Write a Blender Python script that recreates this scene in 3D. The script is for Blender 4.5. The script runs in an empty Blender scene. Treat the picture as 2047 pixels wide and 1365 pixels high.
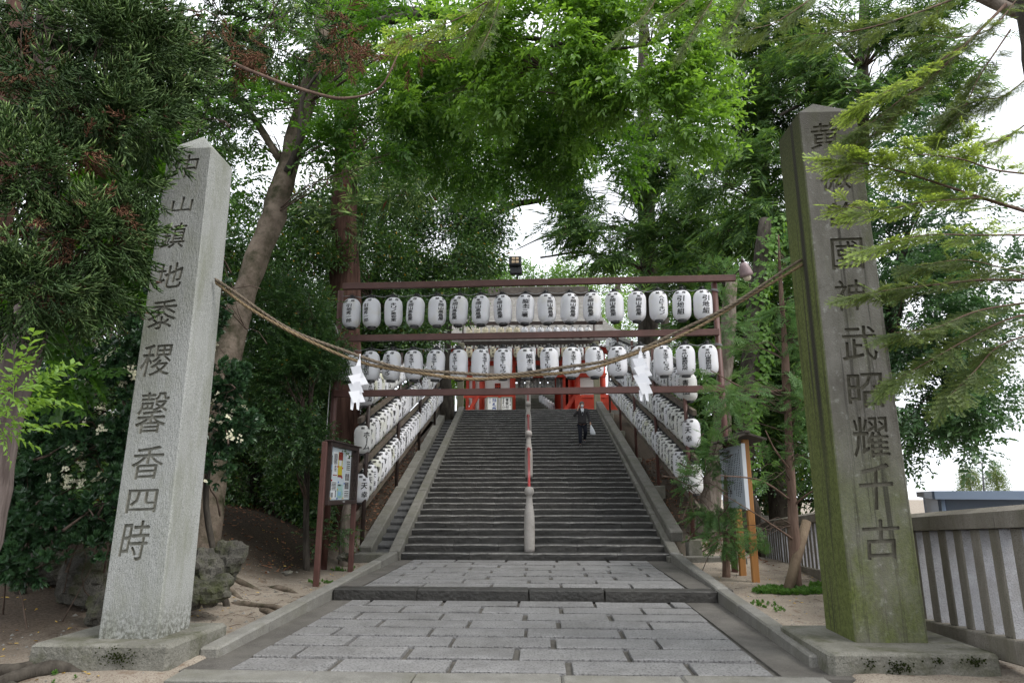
import bpy, bmesh, math, random
import numpy as np
from mathutils import Vector, Matrix, noise as mnoise
R = math.radians
SC = bpy.context.scene
COL = SC.collection
random.seed(7)
RNG = np.random.default_rng(11)

# ------------------------------------------------------------------ camera, sky, sun, exposure
CAM_POS = Vector((0, 0, 1.6)); PITCH = R(13.05); YAW = R(2.7); FPX = 1310.0
cam_d = bpy.data.cameras.new('camera'); cam = bpy.data.objects.new('camera', cam_d); COL.objects.link(cam)
cam_d.sensor_width = 36; cam_d.lens = 36 * FPX / 2047; cam_d.clip_start = .05; cam_d.clip_end = 2000
cam.location = CAM_POS; cam.rotation_euler = (R(90) + PITCH, 0, YAW)
SC.camera = cam
SUN_EL, SUN_AZ = R(52), R(118)          # azimuth the light comes from, clockwise from +Y
w = bpy.data.worlds.new('World'); SC.world = w; w.use_nodes = True
wn = w.node_tree.nodes; wl = w.node_tree.links; wn.clear()
wo = wn.new('ShaderNodeOutputWorld'); bg = wn.new('ShaderNodeBackground'); sky = wn.new('ShaderNodeTexSky')
sky.sky_type = 'NISHITA'; sky.sun_disc = False; sky.sun_elevation = SUN_EL; sky.sun_rotation = SUN_AZ
sky.air_density = 1.0; sky.dust_density = 3.0; sky.ozone_density = 1.0
# the overcast: a closed layer of bright cloud over the blue, a little uneven
hs = wn.new('ShaderNodeHueSaturation'); hs.inputs['Saturation'].default_value = .35
cl = wn.new('ShaderNodeTexNoise'); cl.inputs['Scale'].default_value = 2.2; cl.inputs['Detail'].default_value = 5
cr = wn.new('ShaderNodeValToRGB')
cr.color_ramp.elements[0].position = .3; cr.color_ramp.elements[0].color = (7.6, 8.1, 8.9, 1)
cr.color_ramp.elements[1].position = .7; cr.color_ramp.elements[1].color = (10.2, 10.4, 10.7, 1)
mx = wn.new('ShaderNodeMix'); mx.data_type = 'RGBA'; mx.inputs['Factor'].default_value = .88
tc = wn.new('ShaderNodeTexCoord')
wl.new(tc.outputs['Generated'], cl.inputs['Vector']); wl.new(cl.outputs['Fac'], cr.inputs['Fac'])
wl.new(sky.outputs[0], hs.inputs['Color']); wl.new(hs.outputs[0], mx.inputs['A']); wl.new(cr.outputs[0], mx.inputs['B'])
wl.new(mx.outputs['Result'], bg.inputs['Color']); bg.inputs['Strength'].default_value = .1
wl.new(bg.outputs[0], wo.inputs['Surface'])
sun_d = bpy.data.lights.new('sun', 'SUN'); sun_d.energy = 1.4; sun_d.angle = R(25); sun_d.color = (1, .97, .93)
sun = bpy.data.objects.new('sun', sun_d); COL.objects.link(sun)
sdir = Vector((math.sin(SUN_AZ) * math.cos(SUN_EL), math.cos(SUN_AZ) * math.cos(SUN_EL), math.sin(SUN_EL)))
sun.rotation_euler = sdir.to_track_quat('Z', 'Y').to_euler(); sun.location = (0, -10, 40)
SC.view_settings.view_transform = 'Standard'; SC.view_settings.look = 'None'
SC.view_settings.exposure = 1.05; SC.view_settings.gamma = 1; SC.view_settings.use_curve_mapping = False
SC.cycles.max_bounces = 7; SC.cycles.diffuse_bounces = 4; SC.cycles.glossy_bounces = 2; SC.cycles.transmission_bounces = 4
SC.cycles.use_denoising = True; SC.cycles.sample_clamp_indirect = 8

# ------------------------------------------------------------------ helpers
_f = Vector((-math.sin(YAW) * math.cos(PITCH), math.cos(YAW) * math.cos(PITCH), math.sin(PITCH)))
_r = Vector((math.cos(YAW), math.sin(YAW), 0)); _u = _r.cross(_f)
def at(px, py, Y):
    """the point of the place at depth Y that the photograph shows at (px, py)"""
    d = _f + _r * ((px - 1023.5) / FPX) - _u * ((py - 682.5) / FPX)
    return CAM_POS + d * (Y / d.y)

def lerp(a, b, t): return a + (b - a) * t
def sstep(a, b, x):
    t = np.clip((x - a) / (b - a), 0, 1); return t * t * (3 - 2 * t)

class MB:
    def __init__(s): s.v = []; s.f = []; s.m = []
    def add(s, vs, fs, m=0):
        o = len(s.v); s.v += [tuple(p) for p in vs]
        for f in fs: s.f.append(tuple(i + o for i in f)); s.m.append(m)
        return s
    def box(s, c, size, rot=None, m=0):
        hx, hy, hz = size[0] / 2, size[1] / 2, size[2] / 2
        vs = [Vector((x, y, z)) for z in (-hz, hz) for y in (-hy, hy) for x in (-hx, hx)]
        if rot is not None: vs = [rot @ p for p in vs]
        c = Vector(c)
        return s.add([p + c for p in vs], [(0, 2, 3, 1), (4, 5, 7, 6), (0, 1, 5, 4), (2, 6, 7, 3), (0, 4, 6, 2), (1, 3, 7, 5)], m)
    def cbox(s, c, size, ch=.01, rot=None, m=0, jit=0.):
        """box with every edge chamfered"""
        hx, hy, hz = size[0] / 2, size[1] / 2, size[2] / 2
        ch = min(ch, hx * .8, hy * .8, hz * .8)
        rings = [(-hz, ch), (-hz + ch, 0), (hz - ch, 0), (hz, ch)]
        vs = []
        for z, i in rings:
            a, b = hx - i, hy - i
            k = ch if i == 0 else ch * .4
            vs += [(-a + k, -b, z), (a - k, -b, z), (a, -b + k, z), (a, b - k, z), (a - k, b, z), (-a + k, b, z), (-a, b - k, z), (-a, -b + k, z)]
        fs = [tuple(range(7, -1, -1)), tuple(range(24, 32))]
        for r_ in range(3):
            for k in range(8):
                fs.append((r_ * 8 + k, r_ * 8 + (k + 1) % 8, r_ * 8 + 8 + (k + 1) % 8, r_ * 8 + 8 + k))
        vs = [Vector(p) for p in vs]
        if jit: vs = [p + Vector((random.uniform(-jit, jit), random.uniform(-jit, jit), random.uniform(-jit, jit))) for p in vs]
        if rot is not None: vs = [rot @ p for p in vs]
        c = Vector(c)
        return s.add([p + c for p in vs], fs, m)
    def bar(s, a, b, wd, ht, up=(0, 0, 1), ch=0, m=0):
        a = Vector(a); b = Vector(b); y = (b - a); L = y.length; y.normalize()
        x = y.cross(Vector(up)).normalized(); z = x.cross(y)
        rot = Matrix((x, y, z)).transposed()
        if ch: return s.cbox((a + b) / 2, (wd, L, ht), ch, rot, m)
        return s.box((a + b) / 2, (wd, L, ht), rot, m)
    def tube(s, pts, rad, n=8, m=0, caps=True, wob=0.):
        pts = [Vector(p) for p in pts]
        rad = rad if isinstance(rad, (list, tuple)) else [rad] * len(pts)
        rings = []; prev = None
        for i, p in enumerate(pts):
            t = (pts[min(i + 1, len(pts) - 1)] - pts[max(i - 1, 0)]).normalized()
            if prev is None:
                x = t.orthogonal().normalized()
            else:
                x = (prev - t * prev.dot(t)).normalized()
            prev = x; y = t.cross(x)
            rings.append([p + (x * math.cos(2 * math.pi * k / n) + y * math.sin(2 * math.pi * k / n)) * rad[i] * (1 + random.uniform(-wob, wob)) for k in range(n)])
        vs = [q for rg in rings for q in rg]; fs = []
        for i in range(len(pts) - 1):
            for k in range(n):
                fs.append((i * n + k, i * n + (k + 1) % n, (i + 1) * n + (k + 1) % n, (i + 1) * n + k))
        if caps:
            fs.append(tuple(range(n - 1, -1, -1))); fs.append(tuple((len(pts) - 1) * n + k for k in range(n)))
        return s.add(vs, fs, m)
    def lathe(s, c, prof, n=16, m=0, axis=None):
        """prof: [(r, z)] bottom to top"""
        c = Vector(c); vs = []; fs = []
        for r_, z in prof:
            for k in range(n):
                a = 2 * math.pi * k / n
                p = Vector((r_ * math.cos(a), r_ * math.sin(a), z))
                if axis is not None: p = axis @ p
                vs.append(c + p)
        for i in range(len(prof) - 1):
            for k in range(n):
                fs.append((i * n + k, i * n + (k + 1) % n, (i + 1) * n + (k + 1) % n, (i + 1) * n + k))
        fs.append(tuple(range(n - 1, -1, -1))); fs.append(tuple((len(prof) - 1) * n + k for k in range(n)))
        return s.add(vs, fs, m)
    def mesh(s, name, off=None, smooth=False):
        me = bpy.data.meshes.new(name)
        v = s.v if off is None else [(p[0] - off[0], p[1] - off[1], p[2] - off[2]) for p in s.v]
        me.from_pydata(v, [], s.f)
        me.polygons.foreach_set('material_index', s.m)
        if smooth: me.polygons.foreach_set('use_smooth', [True] * len(s.f))
        me.update(); return me

def root_off(parent):
    o = Vector((0, 0, 0))
    while parent is not None: o += parent.location; parent = parent.parent
    return o
def obj(name, mb, mats, parent=None, smooth=False, loc=None):
    """world-coordinate builder -> one mesh object under parent"""
    if isinstance(mb, MB):
        off = root_off(parent)
        if loc is not None: off = Vector(loc)
        me = mb.mesh(name, off, smooth)
    else: me = mb
    for m_ in (mats if isinstance(mats, (list, tuple)) else [mats]): me.materials.append(m_)
    o = bpy.data.objects.new(name, me); COL.objects.link(o)
    if parent is not None: o.parent = parent
    elif loc is not None: o.location = loc
    return o
def inst(name, me, parent, loc=(0, 0, 0), rz=0):
    o = bpy.data.objects.new(name, me); COL.objects.link(o); o.parent = parent; o.location = loc; o.rotation_euler = (0, 0, rz); return o
LABELS = {}
def tag(o, label, cat, group=None):
    assert 4 <= len(label.split()) <= 16, label
    if label in LABELS: print('DUP LABEL', label)
    LABELS[label] = 1
    o['label'] = label; o['category'] = cat
    if group: o['group'] = group
    return o
def thing(name, label, cat, loc=(0, 0, 0), rz=0, group=None):
    o = bpy.data.objects.new(name, None); COL.objects.link(o); o.location = loc; o.rotation_euler = (0, 0, rz)
    o.empty_display_size = .1
    return tag(o, label, cat, group)
def kind(o, k): o['kind'] = k; return o
ORD = ('first second third fourth fifth sixth seventh eighth ninth tenth eleventh twelfth thirteenth fourteenth fifteenth sixteenth seventeenth '
       'eighteenth nineteenth twentieth twenty-first twenty-second twenty-third twenty-fourth twenty-fifth twenty-sixth twenty-seventh '
       'twenty-eighth twenty-ninth thirtieth thirty-first thirty-second thirty-third thirty-fourth thirty-fifth thirty-sixth thirty-seventh thirty-eighth').split()

# ------------------------------------------------------------------ materials
def nodes(name):
    m = bpy.data.materials.new(name); m.use_nodes = True; nt = m.node_tree
    return m, nt.nodes, nt.links, nt.nodes['Principled BSDF']
def rgba(c): return (c[0], c[1], c[2], 1)
def mat(name, c1, c2=None, scale=6., rough=.8, bump=0., bscale=None, spec=.3, speck=None, sscale=260., stretch=None, metal=0., dirt=None, dscale=1.3, damt=.5, island=0., foot=None):
    """two-tone noise colour, optional speckle (granite), stain colour, fine relief"""
    m, N, L, P = nodes(name)
    P.inputs['Roughness'].default_value = rough; P.inputs['Specular IOR Level'].default_value = spec; P.inputs['Metallic'].default_value = metal
    geo = N.new('ShaderNodeNewGeometry'); vec = geo.outputs['Position']
    if stretch:
        mp = N.new('ShaderNodeMapping'); mp.inputs['Scale'].default_value = stretch; L.new(vec, mp.inputs['Vector']); vec2 = mp.outputs[0]
    else: vec2 = vec
    n1 = N.new('ShaderNodeTexNoise'); n1.inputs['Scale'].default_value = scale; n1.inputs['Detail'].default_value = 6; n1.inputs['Roughness'].default_value = .65
    L.new(vec2, n1.inputs['Vector'])
    def mixc(fac, a, b):
        x = N.new('ShaderNodeMix'); x.data_type = 'RGBA'
        for inp, val in (('A', a), ('B', b)):
            if isinstance(val, tuple): x.inputs[inp].default_value = rgba(val)
            else: L.new(val, x.inputs[inp])
        if isinstance(fac, float): x.inputs['Factor'].default_value = fac
        else: L.new(fac, x.inputs['Factor'])
        return x.outputs['Result']
    def ramp(src, a, b):
        x = N.new('ShaderNodeMapRange'); x.inputs['From Min'].default_value = a; x.inputs['From Max'].default_value = b; L.new(src, x.inputs['Value']); return x.outputs[0]
    col = mixc(ramp(n1.outputs['Fac'], .35, .65), tuple(c1), tuple(c2 or c1))
    if speck:
        n2 = N.new('ShaderNodeTexNoise'); n2.inputs['Scale'].default_value = sscale; n2.inputs['Detail'].default_value = 2; L.new(vec, n2.inputs['Vector'])
        col = mixc(ramp(n2.outputs['Fac'], .5, .68), col, tuple(speck))
    if dirt:
        n3 = N.new('ShaderNodeTexNoise'); n3.inputs['Scale'].default_value = dscale; n3.inputs['Detail'].default_value = 8; n3.inputs['Roughness'].default_value = .7; L.new(vec2, n3.inputs['Vector'])
        mm = N.new('ShaderNodeMath'); mm.operation = 'MULTIPLY'; L.new(ramp(n3.outputs['Fac'], .45, .7), mm.inputs[0]); mm.inputs[1].default_value = damt
        col = mixc(mm.outputs[0], col, tuple(dirt))
    if foot:
        sp_ = N.new('ShaderNodeSeparateXYZ'); L.new(geo.outputs['Position'], sp_.inputs[0]); n4 = N.new('ShaderNodeTexNoise'); n4.inputs['Scale'].default_value = 28; n4.inputs['Detail'].default_value = 7; L.new(vec, n4.inputs['Vector'])
        mf = N.new('ShaderNodeMath'); mf.operation = 'MULTIPLY'; L.new(ramp(sp_.outputs['Z'], foot[2], foot[1]), mf.inputs[0]); L.new(ramp(n4.outputs['Fac'], .42, .6), mf.inputs[1])
        col = mixc(mf.outputs[0], col, tuple(foot[0]))
    if island:
        oi = N.new('ShaderNodeObjectInfo'); hv = N.new('ShaderNodeHueSaturation')
        L.new(ramp(oi.outputs['Random'], 0, 1), hv.inputs['Value'])
        mr = hv.inputs['Value'].links[0].from_node; mr.inputs['To Min'].default_value = 1 - island; mr.inputs['To Max'].default_value = 1 + island
        L.new(col, hv.inputs['Color']); col = hv.outputs[0]
    L.new(col, P.inputs['Base Color'])
    if bump:
        nb = N.new('ShaderNodeTexNoise'); nb.inputs['Scale'].default_value = bscale or scale * 8; nb.inputs['Detail'].default_value = 5; L.new(vec2, nb.inputs['Vector'])
        bp = N.new('ShaderNodeBump'); bp.inputs['Strength'].default_value = bump; bp.inputs['Distance'].default_value = .02; L.new(nb.outputs['Fac'], bp.inputs['Height']); L.new(bp.outputs[0], P.inputs['Normal'])
    return m

M = {}
M['paving'] = mat('paving_granite', (.19, .185, .183), (.25, .245, .24), 3, .62, 1., 34, .4, (.075, .074, .073), 48, dirt=(.085, .08, .07), dscale=.9, damt=.45, island=.06)
M['grout'] = mat('worn_asphalt', (.085, .078, .07), (.14, .13, .115), 2, .9, .6, 120, .2, (.19, .18, .165), 200, dirt=(.05, .046, .04), dscale=.8, damt=.6)
M['kerb'] = mat('kerb_granite', (.17, .162, .145), (.24, .232, .21), 4, .8, .6, 40, .3, (.09, .09, .08), 180, dirt=(.12, .115, .08), damt=.55, island=.1)
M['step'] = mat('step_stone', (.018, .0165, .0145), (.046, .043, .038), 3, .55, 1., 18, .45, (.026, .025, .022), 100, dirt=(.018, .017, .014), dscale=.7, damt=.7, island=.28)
M['worn_lit'] = mat('worn_lit_step_edge', (.09, .086, .08), (.25, .242, .225), 9, .5, .8, 40, .4, (.07, .065, .06), 120)  # worn edge, with the sky's gleam on the treads painted into its colour
M['gutter'] = mat('gutter_stone', (.05, .05, .05), (.10, .10, .10), 3, .5, 1., 16, .45, (.03, .03, .03), 90, dirt=(.05, .05, .045), island=.15)
M['balus'] = mat('balustrade_granite', (.12, .113, .098), (.19, .182, .16), 5, .8, .6, 35, .3, (.065, .065, .055), 150, dirt=(.09, .09, .06), dscale=1.6, damt=.65, island=.08)
M['gran_pale'] = mat('pale_granite', (.29, .295, .275), (.37, .375, .355), 2.5, .78, .5, 70, .3, (.15, .155, .145), 110, stretch=(1, 1, .3), dirt=(.17, .178, .125), dscale=2.6, damt=.75, foot=((.10, .10, .08), .2, .6))
M['gran_base'] = mat('plinth_granite', (.14, .134, .112), (.215, .207, .178), 3, .85, .8, 30, .2, (.10, .10, .085), 120, dirt=(.06, .062, .03), dscale=3.2, damt=.95)
M['post'] = mat('post_granite', (.40, .37, .34), (.48, .45, .42), 5, .7, .3, 70, .3, (.22, .2, .19), 170, dirt=(.2, .19, .15), dscale=2, damt=.5)
M['fence'] = mat('fence_granite', (.33, .33, .345), (.43, .43, .45), 6, .8, .4, 60, .25, (.19, .19, .2), 120, dirt=(.15, .135, .10), dscale=1.2, damt=.55, island=.1)
M['fence_brown'] = mat('fence_granite_brown', (.15, .135, .11), (.24, .22, .19), 4, .85, .4, 60, .2, (.1, .09, .075), 130, stretch=(1, 1, .3), dirt=(.1, .1, .05), damt=.5)
M['rock'] = mat('mossy_rock', (.05, .047, .040), (.115, .108, .092), 4, .9, 1.0, 22, .2, (.03, .03, .026), 60, dirt=(.04, .048, .012), dscale=2.6, damt=1., island=.15)
M['brown'] = mat('brown_painted_steel', (.085, .036, .029), (.115, .052, .043), 3, .5, .15, 60, .4, dirt=(.06, .035, .022), dscale=4, damt=.35)
M['brown_dark'] = mat('dark_brown_steel', (.03, .019, .016), (.05, .032, .027), 4, .45, .1, 60, .4)
M['rackwood'] = mat('weathered_rack_beam', (.085, .065, .05), (.14, .11, .09), 3, .75, .3, 60, .3, dirt=(.09, .10, .05), damt=.5)
M['rackgrey'] = mat('grey_rack_beam', (.27, .27, .25), (.38, .38, .35), 3, .75, .3, 60, .3, dirt=(.15, .16, .1), damt=.6)
M['wood_post'] = mat('grey_green_wood', (.16, .15, .10), (.25, .235, .17), 4, .85, .4, 40, .2, stretch=(1, 1, .15))
M['orange_wood'] = mat('orange_stained_wood', (.30, .135, .04), (.45, .22, .075), 5, .65, .4, 60, .3, stretch=(1, 1, .12), dirt=(.14, .07, .035), dscale=2.5, damt=.7)
M['dark_wood'] = mat('dark_roof_board', (.055, .045, .038), (.1, .085, .07), 5, .8, .3, 50, .3)
M['bark_red'] = mat('cedar_bark', (.045, .024, .019), (.105, .06, .047), 9, .95, 1.0, 30, .1, stretch=(1, 1, .09))
M['bark_greyred'] = mat('weathered_cedar_bark', (.075, .058, .052), (.19, .155, .14), 9, .95, 1.0, 30, .1, stretch=(1, 1, .08))
M['bark_grey'] = mat('smooth_grey_bark', (.12, .095, .073), (.205, .165, .13), 3, .9, .9, 18, .1, dirt=(.028, .032, .014), dscale=3.2, damt=1.)
M['bark_dark'] = mat('dark_bark', (.035, .03, .025), (.085, .075, .062), 8, .95, .8, 30, .1, stretch=(1, 1, .3))
M['bark_brown'] = mat('young_cypress_bark', (.10, .065, .05), (.19, .13, .10), 8, .95, .8, 30, .1, stretch=(1, 1, .15))
M['bark_pine'] = mat('flaky_bark', (.13, .105, .085), (.26, .22, .185), 10, .95, 1., 25, .1, stretch=(1, 1, .35))
M['twig'] = mat('twig_bark', (.07, .05, .04), (.12, .09, .07), 8, .9, .3, 30, .1)
M['black'] = mat('black_plastic', (.012, .012, .013), (.02, .02, .02), 5, .4, 0, spec=.5)
M['ink'] = mat('black_ink', (.012, .011, .011), None, 5, .7, 0, spec=.15)
M['blue_ink'] = mat('blue_ink', (.03, .06, .25), None, 5, .7, 0, spec=.15)
M['wire'] = mat('grey_cable', (.2, .2, .2), (.3, .3, .3), 5, .6)
M['rope'] = mat('straw_rope', (.20, .14, .08), (.33, .25, .15), 60, .95, .8, 150, .1, dirt=(.15, .11, .07), dscale=8, damt=.5)
M['rope_old'] = mat('weathered_straw_rope', (.14, .11, .08), (.23, .19, .14), 60, .95, .8, 150, .1, dirt=(.11, .09, .07), dscale=8, damt=.5)
M['red'] = mat('vermilion_paint', (.38, .035, .018), (.5, .055, .025), 2, .55, .05, 20, .35, dirt=(.25, .03, .02), damt=.5)
M['pipe_red'] = mat('red_pipe_paint', (.25, .018, .018), (.30, .026, .025), 2, .3, 0, spec=.5)
M['plaster'] = mat('white_plaster', (.74, .73, .70), (.8, .79, .77), 2, .9, .1, 30, .1)
M['bark_roof'] = mat('bark_shingle_roof', (.16, .15, .14), (.27, .26, .245), 4, .95, .9, 40, .1, (.11, .1, .095), 60, dirt=(.10, .10, .07), damt=.5)
M['cloth'] = None
M['skin'] = mat('skin', (.42, .24, .17), (.45, .27, .19), 20, .55, 0)
M['hair'] = mat('greying_hair', (.05, .045, .042), (.16, .155, .15), 60, .6, .5, 200)
M['jacket'] = mat('charcoal_jacket', (.045, .042, .045), (.06, .056, .058), 30, .85, .2, 300)
M['trousers'] = mat('navy_trousers', (.01, .012, .02), (.016, .018, .028), 30, .8, .2, 300)
M['white_cloth'] = mat('white_cotton', (.72, .74, .78), None, 5, .8)
M['paper'] = mat('white_paper', (.70, .70, .72), None, 5, .85)
M['shade'] = mat('mauve_lamp_shade', (.20, .14, .145), (.25, .18, .18), 8, .45, 0, spec=.4)
M['bulb'] = mat('clear_bulb', (.6, .52, .4), None, 5, .1, 0, spec=.6)
M['floodbody'] = mat('floodlight_body', (.035, .037, .04), (.05, .052, .055), 10, .5, 0)
M['led'] = mat('led_lens', (.62, .45, .3), (.7, .55, .38), 40, .25, 0, spec=.6)
M['bluewall'] = mat('blue_grey_metal_wall', (.10, .13, .18), (.12, .15, .2), 1, .6, .05, 10)
M['fascia'] = mat('pale_blue_fascia', (.28, .36, .50), (.31, .39, .52), 1, .5, 0)
M['concrete'] = mat('concrete_footing', (.12, .115, .095), (.2, .19, .16), 5, .9, .5, 30, .2, dirt=(.07, .075, .04), damt=.6)
M['greyboard'] = mat('blue_grey_sign_board', (.42, .46, .53), (.47, .51, .57), 1.5, .55, 0)
M['stake'] = mat('weathered_stake', (.13, .095, .065), (.21, .16, .11), 5, .9, .5, 40, .2, stretch=(1, 1, .2))
M['cordw'] = mat('white_cord', (.5, .5, .48), None, 5, .6)

def paper_mat(name, col, dirt):
    """lantern paper: lets some light through"""
    m, N, L, P = nodes(name)
    P.inputs['Roughness'].default_value = .55; P.inputs['Specular IOR Level'].default_value = .25
    geo = N.new('ShaderNodeNewGeometry'); oi = N.new('ShaderNodeObjectInfo')
    n1 = N.new('ShaderNodeTexNoise'); n1.inputs['Scale'].default_value = 4; n1.inputs['Detail'].default_value = 5; L.new(geo.outputs['Position'], n1.inputs['Vector'])
    mr = N.new('ShaderNodeMapRange'); mr.inputs['From Min'].default_value = .5; mr.inputs['From Max'].default_value = .75; L.new(n1.outputs['Fac'], mr.inputs['Value'])
    mu = N.new('ShaderNodeMath'); mu.operation = 'MULTIPLY'; L.new(mr.outputs[0], mu.inputs[0]); L.new(oi.outputs['Random'], mu.inputs[1])
    mx_ = N.new('ShaderNodeMix'); mx_.data_type = 'RGBA'; mx_.inputs['A'].default_value = rgba(col); mx_.inputs['B'].default_value = rgba(dirt); L.new(mu.outputs[0], mx_.inputs['Factor'])
    L.new(mx_.outputs['Result'], P.inputs['Base Color'])
    tr = N.new('ShaderNodeBsdfTranslucent'); L.new(mx_.outputs['Result'], tr.inputs['Color'])
    ms = N.new('ShaderNodeMixShader'); ms.inputs[0].default_value = .3; L.new(P.outputs[0], ms.inputs[1]); L.new(tr.outputs[0], ms.inputs[2])
    L.new(ms.outputs[0], N['Material Output'].inputs['Surface']); return m
M['lantern'] = paper_mat('lantern_paper', (.84, .84, .87), (.78, .76, .70))
M['lantern_old'] = paper_mat('aged_lantern_paper', (.80, .80, .78), (.58, .58, .36))
M['lantern_cream'] = paper_mat('cream_lantern_paper', (.76, .70, .55), (.7, .6, .42))

def moss_stone():
    """right pillar: grey stone, green algae thick at the foot and on the path side, black run-off streaks"""
    m, N, L, P = nodes('mossy_granite'); P.inputs['Roughness'].default_value = .85; P.inputs['Specular IOR Level'].default_value = .2
    geo = N.new('ShaderNodeNewGeometry'); sp = N.new('ShaderNodeSeparateXYZ'); L.new(geo.outputs['Position'], sp.inputs[0])
    sn = N.new('ShaderNodeSeparateXYZ'); L.new(geo.outputs['True Normal'], sn.inputs[0])
    def noise(sc, st=(1, 1, 1), det=6):
        mp = N.new('ShaderNodeMapping'); mp.inputs['Scale'].default_value = st; L.new(geo.outputs['Position'], mp.inputs['Vector'])
        n = N.new('ShaderNodeTexNoise'); n.inputs['Scale'].default_value = sc; n.inputs['Detail'].default_value = det; n.inputs['Roughness'].default_value = .65; L.new(mp.outputs[0], n.inputs['Vector']); return n.outputs['Fac']
    def rng(src, a, b, c=0., d=1.):
        x = N.new('ShaderNodeMapRange'); x.inputs['From Min'].default_value = a; x.inputs['From Max'].default_value = b; x.inputs['To Min'].default_value = c; x.inputs['To Max'].default_value = d; L.new(src, x.inputs['Value']); return x.outputs[0]
    def math_(op, a, b):
        x = N.new('ShaderNodeMath'); x.operation = op; x.use_clamp = True
        for i, v in enumerate((a, b)):
            if isinstance(v, (int, float)): x.inputs[i].default_value = v
            else: L.new(v, x.inputs[i])
        return x.outputs[0]
    def mix(f, a, b):
        x = N.new('ShaderNodeMix'); x.data_type = 'RGBA'; L.new(f, x.inputs['Factor'])
        for k, v in (('A', a), ('B', b)):
            if isinstance(v, tuple): x.inputs[k].default_value = rgba(v)
            else: L.new(v, x.inputs[k])
        return x.outputs['Result']
    col = mix(rng(noise(4, (1, 1, .4)), .35, .65), (.125, .115, .098), (.225, .212, .188))
    col = mix(rng(noise(150), .52, .68), col, (.13, .125, .11))
    col = mix(rng(noise(12), .58, .72), col, (.33, .325, .30))
    foot = math_('MULTIPLY', rng(sp.outputs['Z'], 2.6, .7), rng(noise(2.2, (1, 1, .5)), .35, .65))
    side = math_('MULTIPLY', rng(sn.outputs['X'], -.4, -.9), .95)
    alg = math_('MULTIPLY', rng(noise(3, (1, 1, .3)), .5, .7), .45)
    col = mix(math_('MAXIMUM', math_('MAXIMUM', foot, side), alg), col, mix(rng(noise(30), .4, .6), (.072, .090, .022), (.125, .145, .042)))
    streak = math_('MULTIPLY', rng(noise(5, (3, 3, .08), 3), .55, .68), .8)
    top = math_('MULTIPLY', rng(sp.outputs['Z'], 4.2, 6.2), .75)
    ms = math_('MULTIPLY', math_('SUBTRACT', sp.outputs['Y'], 7.42), 11.)
    line = rng(math_('ABSOLUTE', N.new('ShaderNodeMath').outputs[0], 0), 0, 1) if False else None
    yy = N.new('ShaderNodeMath'); yy.operation = 'SUBTRACT'; L.new(sp.outputs['Y'], yy.inputs[0]); yy.inputs[1].default_value = 7.36
    ya = N.new('ShaderNodeMath'); ya.operation = 'ABSOLUTE'; L.new(yy.outputs[0], ya.inputs[0])
    run = math_('MULTIPLY', math_('MULTIPLY', rng(ya.outputs[0], .09, .03), side), rng(sp.outputs['Z'], 1.2, 2.6))
    col = mix(math_('MAXIMUM', math_('MAXIMUM', streak, top), run), col, (.035, .032, .026))
    L.new(col, P.inputs['Base Color'])
    bp = N.new('ShaderNodeBump'); bp.inputs['Strength'].default_value = .5; bp.inputs['Distance'].default_value = .02; L.new(noise(60), bp.inputs['Height']); L.new(bp.outputs[0], P.inputs['Normal'])
    return m
M['moss'] = moss_stone()
M['groove'] = mat('shaded_groove', (.19, .185, .15), (.26, .255, .22), 8, .9, .4, 60, .2)  # cut characters: stone colour darkened to paint in the shade of the recess
M['groove2'] = mat('shaded_groove_dark', (.11, .10, .075), (.17, .16, .125), 8, .9, .4, 60, .2)  # same painted recess shade for the mossy pillar's characters

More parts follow.
